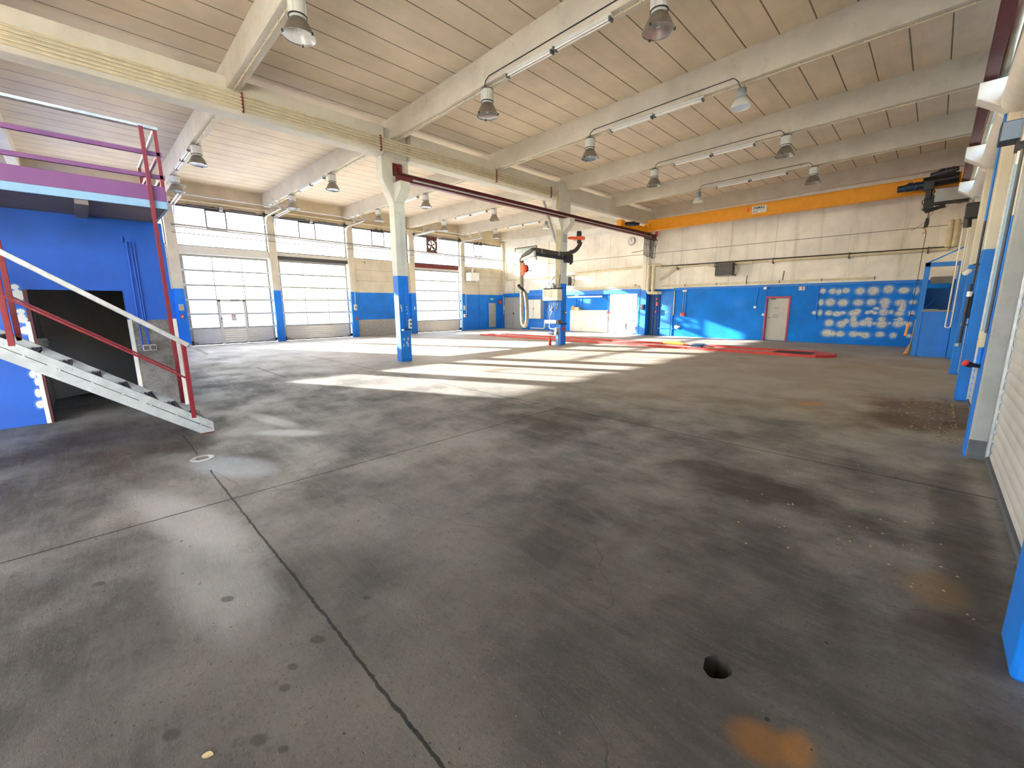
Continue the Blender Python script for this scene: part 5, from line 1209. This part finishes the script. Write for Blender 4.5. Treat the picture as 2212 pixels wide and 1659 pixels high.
# long pipes on the back wall
ob_ = tag(ob('heating_pipe', MB().tube([(-16.2,YB-.12,3.48),(-10.35,YB-.12,3.62),(-10.28,YB-.3,3.62),(-10.52,YB-.42,3.62)], .06, 10), M['cream'], None), 'cream heating pipe on the back wall left of the white pilaster', 'pipe')
t = thing('heating_pipe', (-5, YB-.12, 3.45), 'long cream heating pipe along the right part of the back wall', 'pipe')
ob('pipe', MB().cyl((-10.3,YB-.12,3.50),(-8.3,YB-.12,3.46),.05,10).cyl((-8.3,YB-.12,3.46),(-7.9,YB-.12,3.455),.03,8).cyl((-7.9,YB-.12,3.45),(-6.0,YB-.12,3.45),.06,10).cyl((-6.0,YB-.12,3.45),(-5.2,YB-.12,3.45),.03,8).cyl((-5.2,YB-.12,3.45),(.1,YB-.12,3.44),.055,10), M['cream'], t)
ob('second_pipe', MB().cyl((-10.3,YB-.06,3.56),(.3,YB-.06,3.51),.022,8), M['dmetal'], t)
for xx in (-9.4,-7.6,-5.2,-2.6,-.4): ob('pipe_bracket', MB().box(xx-.02,xx+.02,YB-.18,YB-.002,3.33,3.56), M['dgrey'], t)
tag(ob('heating_pipe', MB().cyl((-10.28,YB-.14,2.88),(-9.5,YB-.12,3.42),.055,10), M['cream'], None), 'short slanting cream pipe right of the two thick risers', 'pipe')
t = thing('cable_duct', (-6, YB-.05, 2.57), 'pale cable duct just above the blue paint on the right', 'duct')
ob('duct', MB().box(-10.2,-1.7,YB-.06,YB-.002,2.52,2.60), M['cream'], t, .004); m = MB()
for xx in (-9.0,-7.5,-6.2,-4.9,-3.4,-1.75): m.box(xx-.015,xx+.015,YB-.07,YB-.002,2.50,2.62)
ob('strap', m, M['dgrey'], t)
t = tag(ob('cable_duct', MB().box(-16.3,-11.5,YB-.07,YB-.002,2.53,2.62).box(-11.9,-11.7,YB-.16,YB-.002,2.62,2.70), M['cream'], None, .004), 'pale cable duct above the blue steel beam', 'duct')
tag(ob('conduit', MB().tube([(-6.2,YB-.02,2.9),(-6.22,YB-.02,2.6)], .016, 6), M['dgrey'], None), 'short cable below the louvred heater', 'cable')
tag(ob('conduit', MB().tube([(-4.77,YB-.02,3.0),(-4.80,YB-.02,2.6)], .016, 6), M['dmetal'], None), 'short dark cable above the red-framed door', 'cable')
tag(ob('steel_rod', MB().cyl((-12.05,YB-.013,4.40),(-11.3,YB-.013,4.46),.012,6), M['dmetal'], None), 'thin dark rod on the wall below the clock', 'rod')
t = thing('wall_clock', (-12.08, YB, 5.0), 'round white wall clock high on the back wall', 'clock')
ob('case', MB().cyl((-12.08,YB,5.0),(-12.08,YB-.05,5.0),.215,32), M['dgrey'], t, .008)
ob('dial', MB().cyl((-12.08,YB-.048,5.0),(-12.08,YB-.056,5.0),.195,32), M['whitep'], t)
m = MB()
for k in range(12):
    a = 2*math.pi*k/12; d = Vector((math.sin(a),0,math.cos(a))); c_ = Vector((-12.08,YB-.058,5.0)); m.obar(c_+d*.155, c_+d*.185, .004, .016 if k%3 else .026, d.cross(Vector((0,1,0))))
ob('hour_mark', m, M['black'], t)
ob('hand', MB().obar((-12.08,YB-.06,4.99),(-12.115,YB-.06,5.15),.004,.014,(1,0,0)), M['black'], t); ob('hand', MB().obar((-12.08,YB-.062,4.99),(-12.075,YB-.062,5.10),.004,.02,(1,0,0)), M['black'], t)
tag(ob('vertical_pipe', MB().cyl((-17.9,YB-.03,5.6),(-17.9,YB-.03,2.6),.02,8), M['cream'], None), 'thin cream pipe right of the glass block window', 'pipe')
tag(ob('vertical_pipe', MB().cyl((-17.1,YB-.03,4.1),(-17.1,YB-.03,3.4),.025,8).cyl((-21.0,YB-.05,3.25),(-21.0,YB-.05,2.4),.04,8), M['cream'], None), 'short cream pipes under the glass block window', 'pipe')

# ------------------------------------------------------------------ blue booth, broom and right wall fittings
t = thing('blue_booth', (.05, 17.9, 0), 'blue steel booth with open upper window at the right end of hall', 'booth')
ob('front_panel', MB().box(-.22,.42,17.84,17.88,0,1.36), M['blue'], t, .003)
ob('corner_post', MB().box(-.34,-.22,17.82,17.94,0,2.78), M['blue'], t, .006)
ob('top_beam', MB().box(-.34,.42,17.82,17.94,2.66,2.78), M['blue'], t, .006)
ob('side_post', MB().box(.36,.42,17.84,17.9,1.36,2.66), M['blue'], t, .004)
ob('side_wall', MB().box(-.34,-.31,17.94,20.6,0,2.78), M['blue'], t, .003)
ob('rear_wall', MB().box(-.31,.5,20.57,20.6,0,2.1), M['blue'], t)
ob('inner_rail', MB().box(-.31,.42,20.54,20.57,1.78,1.9), M['blue'], t)
ob('sill', MB().box(-.26,.42,17.80,17.92,1.35,1.40).box(-.24,.1,17.82,17.9,1.40,1.425), M['concrete'], t, .004)
ob('white_board', MB().box(-.2,.36,20.5,20.54,2.25,2.48), M['panelw'], t)
ob('roof_stay', MB().obar((-.28,17.88,2.78),(.41,17.88,3.17),.05,.035), M['blue'], t)
ob('brace', MB().obar((-.24,17.98,1.4),(.4,18.9,2.3),.02,.02), M['blue'], t)
t = thing('broom', (-.40, 18.3, 0), 'straw broom leaning upside at the foot of the blue booth', 'broom')
ob('bristles', MB().prism([(-.52,.0),(-.40,.02),(-.36,.30),(-.42,.33)], 'y', 18.2, 18.4), M['wood'], t, .02); ob('stick', MB().cyl((-.385,18.3,.30),(-.355,18.3,1.1),.014,8), M['wood'], t)
# insulated pipe under the right rail
tag(ob('insulated_pipe', MB().tube([(.31,4.0,5.62),(.31,6.0,5.42),(.31,8.2,5.2),(.31,11,4.96),(.31,13.3,4.95),(.31,17.6,4.95)], .05, 10), M['cream'], None), 'thick beige insulated pipe running under the right crane rail', 'pipe')
tag(ob('white_pipe', MB().tube([(.39,4.0,5.45),(.39,7.6,5.1),(.39,12.6,4.93)], .02, 8), M['whitep'], None), 'thin white pipe beside the thick beige insulated pipe', 'pipe')
for xx, lab in ((.05,'left'),(.2,'right')):
    tag(ob('duct_pipe', MB().tube([(xx,21.28,4.38),(xx+.01,21.27,4.30),(xx+.02,21.27,3.50)], .075, 12), M['cream'], None), '%s of two thick white risers in the far right corner' % lab, 'pipe', 'white risers in the far right corner')
t = thing('shutter_motor', (.3, 15.0, 3.5), 'black shutter motor with white pull chain, right of the hoist', 'motor')
ob('gear', MB().box(.24,.50,14.9,15.15,3.55,3.9), M['black'], t, .02); ob('motor', MB().cyl((.30,15.0,3.70),(.32,15.0,3.36),.07,14), M['dmetal'], t); ob('cap', MB().cyl((.30,15.0,3.62),(.305,15.0,3.68),.075,14), M['whitep'], t)
t = thing('pull_chain', (.3, 15.0, 2.2), 'white looped pull chain hanging from the shutter motor', 'chain')
pts = []
for k in range(80): pts.append((.255+.0*k, 15.0, 3.36-2.3*k/80))
pts += MB().arc((.30,15.0,1.05),.05,180,360,(1,0,0),(0,0,1),6)
for k in range(80): pts.append((.345+.0*k, 15.0, 1.05+2.3*k/80))
m = MB()
m.tube(pts, [.010 + .009*(k%2) for k in range(len(pts))], 6); ob('links', m, M['whitep'], t)
# grey pilaster with sockets and plug
tag(ob('conduit', MB().cyl((.40,6.48,5.9),(.40,6.48,2.9),.02,8), M['whitep'], None), 'white conduit high on the grey pilaster', 'conduit')
tag(ob('conduit', MB().cyl((.402,6.48,2.9),(.402,6.48,1.3),.022,8), M['lightblue'], None), 'pale blue conduit on the grey pilaster ending at socket box', 'conduit')
tag(ob('conduit', MB().cyl((.405,6.40,3.9),(.405,6.40,1.3),.012,8), M['dgrey'], None), 'thin grey cable beside pale blue conduit on grey pilaster', 'cable')
tag(ob('conduit', MB().cyl((.405,6.52,1.15),(.405,6.52,.97),.02,8), M['blue'], None), 'short blue conduit between socket box and black plug', 'conduit')
t = thing('socket_box', (.38, 6.48, 1.24), 'beige double socket box on the front of the grey pilaster', 'socket')
ob('housing', MB().box(.365,.418,6.43,6.55,1.15,1.32), M['cream'], t, .008); ob('split_line', MB().box(.362,.366,6.43,6.55,1.232,1.238), M['black'], t)
t = thing('power_plug', (.36, 6.52, .96), 'black industrial plug with red rim sticking out from grey pilaster', 'plug')
ob('body', MB().cyl((.42,6.52,.95),(.35,6.48,.96),.022,10).cyl((.35,6.48,.96),(.31,6.46,.975),.03,12), M['black'], t); ob('rim', MB().cyl((.315,6.462,.975),(.298,6.455,.985),.034,14), M['red'], t)
# blue pilaster fittings
t = thing('air_line', (.39, 10.1, 1.8), 'black compressed air line with white knob on blue pilaster', 'pipe')
ob('pipe', MB().cyl((.40,10.08,2.85),(.40,10.08,1.9),.014,8).cyl((.38,10.1,1.9),(.37,10.1,.95),.02,8), M['dmetal'], t); ob('knob', MB().cyl((.38,10.1,1.70),(.38,10.1,1.78),.035,10), M['whitep'], t); ob('foot', MB().cyl((.37,10.1,.93),(.34,10.06,.92),.03,10), M['zinc'], t)
m = MB()
for z in (2.2, 1.25): m.box(.36,.43,10.07,10.13,z-.012,z+.012)
ob('pipe_clip', m, M['black'], t)
tag(ob('conduit', MB().cyl((.405,10.2,4.4),(.405,10.2,1.4),.016,8), M['blue'], None), 'blue conduit along the front of the blue pilaster', 'conduit')
t = thing('wall_lamp', (.3, 10.12, 2.1), 'small white bracket lamp on the blue pilaster', 'lamp')
ob('arm', MB().cyl((.43,10.12,2.12),(.33,10.12,2.12),.012,8), M['zinc'], t); ob('head', MB().obar((.34,10.12,2.12),(.28,10.08,2.05),.07,.05), M['whitep'], t, .01)
t = thing('door_opener', (.38, 10.2, 1.5), 'dark shutter opener box on the blue pilaster', 'switch')
ob('body', MB().box(.36,.43,10.18,10.34,1.35,1.75), M['black'], t, .01); ob('cable', MB().tube([(.38,10.25,1.35),(.36,10.22,1.25),(.37,10.28,1.2),(.4,10.3,1.3)], .01, 6), M['whitep'], t)
t = thing('loudspeaker_unit', (.32, 6.25, 3.15), 'blue-grey metal control box high on the grey pilaster', 'box')
ob('case', MB().box(.24,.43,6.36,6.56,3.10,3.28), M['bmotor'], t, .008); ob('front', MB().box(.25,.42,6.35,6.36,3.11,3.27), paint('box_blue', srgb(110,132,160), .5), t); ob('cylinder', MB().cyl((.40,6.3,3.06),(.40,6.3,3.36),.03,12), M['alu'], t)
ob('bracket', MB().box(.36,.43,6.36,6.56,3.02,3.10), M['dmetal'], t)

# ------------------------------------------------------------------ floor bits
t = thing('floor_drain', (-5.41, .69, 0), 'round floor drain with pale metal rim near the stair foot', 'drain')
ob('rim', MB().lathe([(.06,.004),(.105,.006),(.11,.0)], (-5.41,.69,0), 28), M['zinc'], t)
ob('recess_disc', MB().lathe([(0,.003),(.06,.003)], (-5.41,.69,0), 24), M['dmetal'], t)  # dark disc stands in for the shaded drain recess
m = MB()
for k in range(3): m.box(-5.46+k*.045,-5.44+k*.045,.64,.74,.003,.005)
ob('grate_bar', m, M['alu'], t)
def leaf(x, y, s, rz, label, mat='leaf'):
    m = MB(); n_ = 9; top = []; 
    for k in range(n_):
        u = k/(n_-1); w = math.sin(math.pi*u)**.7*.32; zc = .012+.02*math.sin(math.pi*u)
        top += [Vector((u-.5, -w, zc+.012)), Vector((u-.5, 0, zc)), Vector((u-.5, w, zc+.014))]
    rm = Matrix.Rotation(rz, 3, 'Z'); vs = [rm @ Vector((p.x*s, p.y*s, p.z*s*3)) + Vector((x,y,0)) for p in top]; fs = []
    for k in range(n_-1):
        for j in range(2): a = k*3+j; fs.append((a,a+1,a+4,a+3))
    m.add(vs, fs); o = ob('dry_leaf', m, M[mat], None, fix=False); return tag(o, label, 'leaf')
leaf(-1.67, .10, .04, .9, 'pale dry leaf on the floor at the bottom left of the photo')
leaf(-.42, 8.55, .09, .2, 'brown dry leaf on the floor left of the leaf litter', 'wood')
leaf(-1.05, 7.62, .08, .5, 'brown dry leaf on the floor below the orange paint mark', 'wood')
rnd = random.Random(11); m = MB()
for k in range(230):
    x = min(.40, rnd.gauss(.18,.26)); y = rnd.gauss(8.6,1.25)
    if x < -.8 or y > 9.98 or y < 6.75: continue
    s = rnd.uniform(.012,.04); a = rnd.uniform(0,6.28); h = rnd.uniform(.004,.014)
    c_, s_ = math.cos(a)*s, math.sin(a)*s
    m.add([(x-c_,y-s_,.002),(x+s_*.4,y-c_*.4,h),(x+c_,y+s_,.003),(x-s_*.4,y+c_*.4,h*.8)], [(0,1,2,3)])
for k in range(60):
    x = rnd.uniform(-.9,.36); y = rnd.uniform(2.9,6.0); s = rnd.uniform(.004,.011); m.add([(x-s,y,.001),(x,y-s,.006),(x+s,y,.001),(x,y+s,.006)], [(0,1,2,3)])
o = ob('leaf_litter', m, M['leaf'], None, fix=False); tag(o, 'scattered leaf litter and grit along the foot of the right wall', 'debris'); o['kind'] = 'stuff'

# ------------------------------------------------------------------ outside
struct('ground', MB().box(-140, XG-.22, -80, 110, -.15, -.03), M['asphalt'], 'pale yard outside the glazed front', cat='ground')
t = thing('neighbour_building', (-50, 3, 0), 'pale bluish building across the yard seen through the first sectional door', 'building')
ob('wall', MB().box(-60,-50,-14,9.3,0,5.2), M['extwall'], t); ob('roof', MB().prism([(-14.5,5.2),(9.8,5.2),(7,6.3),(-12,6.3)], 'x', -60.5, -49.6), M['extroof'], t)
for k in range(5):
    y = -11+k*4.2; ob('window', MB().box(-50.0,-49.94,y,y+1.5,2.2,3.6), paint('far_window', srgb(150,164,190), .3) if k == 0 else bpy.data.materials['far_window'], t)
t = thing('garden_shed', (-44, 4, 0), 'small gabled shed in the yard behind the first sectional door', 'shed')
ob('wall', MB().box(-46,-43,2.0,5.2,0,1.9), M['extwall'], t); ob('roof', MB().prism([(1.6,1.85),(5.6,1.85),(3.6,2.9)], 'x', -46.3, -42.8), M['extroof'], t)
t = thing('yard_wall', (-40, 10, 0), 'low pale wall along the yard outside', 'wall')
ob('wall', MB().box(-41,-40.7,-6,60,0,1.15), M['extwall'], t); ob('coping', MB().box(-41.1,-40.6,-6,60,1.15,1.25), M['asphalt'], t)
rnd = random.Random(5)
for k in range(26):
    x = -46 - rnd.uniform(0,14); y = 28 + k*1.35 + rnd.uniform(-.5,.5); h = rnd.uniform(9,13)
    t = thing('tree', (x, y, 0), 'bare pale tree trunk behind the yard wall seen through farthest sectional door', 'tree', 'bare trees beyond the yard')
    lean = rnd.uniform(-.4,.4); ob('trunk', MB().tube([(x,y,0),(x+.1,y+lean*.4,h*.4),(x,y+lean,h)], [.22,.16,.05], 8), M['bark'], t)
    m = MB()
    for j in range(9):
        z = h*(.25+.08*j); a = rnd.uniform(0,6.28); L = rnd.uniform(.8,2.2); m.tube([(x,y+lean*z/h,z),(x+math.cos(a)*L*.6,y+lean*z/h+math.sin(a)*L*.6,z+L*.5),(x+math.cos(a)*L,y+math.sin(a)*L,z+L*1.1)], [.05,.035,.012], 6)
    ob('branches', m, M['bark'], t)
m = MB()
t = thing('fence', (-38, 30, 0), 'pale board fence beyond the farthest sectional door', 'fence')
for k in range(5): m.box(-38,-37.95,18,52,.3+k*.32,.5+k*.32)
ob('board', m, M['extwall'], t)
for k in range(12): ob('post', MB().box(-38.05,-37.9,18+k*3,18.12+k*3,0,2.0), M['extroof'], t)

# ------------------------------------------------------------------ light and camera
w = bpy.data.worlds.new('World'); SC.world = w; w.use_nodes = True; nt = w.node_tree; nt.nodes.clear()
sky = nt.nodes.new('ShaderNodeTexSky'); sky.sky_type = 'NISHITA'; sky.sun_disc = False; sky.sun_elevation = R(17); sky.sun_rotation = R(246); sky.air_density = 1.0; sky.dust_density = 2.0
bg = nt.nodes.new('ShaderNodeBackground'); bg.inputs[1].default_value = SKY
wo = nt.nodes.new('ShaderNodeOutputWorld'); nt.links.new(sky.outputs[0], bg.inputs[0]); nt.links.new(bg.outputs[0], wo.inputs[0])
sl_ = bpy.data.lights.new('sun', 'SUN'); sl_.energy = SUN; sl_.angle = R(.6); sl_.color = (1.0, .965, .92)
so = bpy.data.objects.new('sun', sl_); COL.objects.link(so); so.location = (-40, -10, 20)
d = Vector((.914, .407, -.306)); so.rotation_euler = d.to_track_quat('-Z', 'Y').to_euler()
cam = bpy.data.cameras.new('camera'); co = bpy.data.objects.new('camera', cam); COL.objects.link(co); SC.camera = co
cam.sensor_fit = 'HORIZONTAL'; cam.sensor_width = 36; cam.lens = 904.44/2212*36; cam.clip_end = 400; cam.clip_start = .02
yaw, pitch, roll = R(44.82), R(-10.577), R(-.367)
fwd = Vector((-math.sin(yaw)*math.cos(pitch), math.cos(yaw)*math.cos(pitch), math.sin(pitch)))
rt = Vector((math.cos(yaw), math.sin(yaw), 0)); up = rt.cross(fwd)
r2 = rt*math.cos(roll) + up*math.sin(roll); u2 = up*math.cos(roll) - rt*math.sin(roll)
mw = Matrix((r2, u2, -fwd)).transposed().to_4x4(); mw.translation = (0, 0, 1.6); co.matrix_world = mw
vs = SC.view_settings; SC.display_settings.display_device = 'sRGB'
vs.view_transform = 'Standard'; vs.look = 'None'; vs.gamma = 1.0; vs.use_curve_mapping = False; vs.exposure = EXPO
SC.cycles.max_bounces = 12; SC.cycles.diffuse_bounces = 7; SC.cycles.transparent_max_bounces = 16; SC.cycles.transmission_bounces = 6; SC.cycles.caustics_reflective = False
SC.cycles.sample_clamp_indirect = 8.0
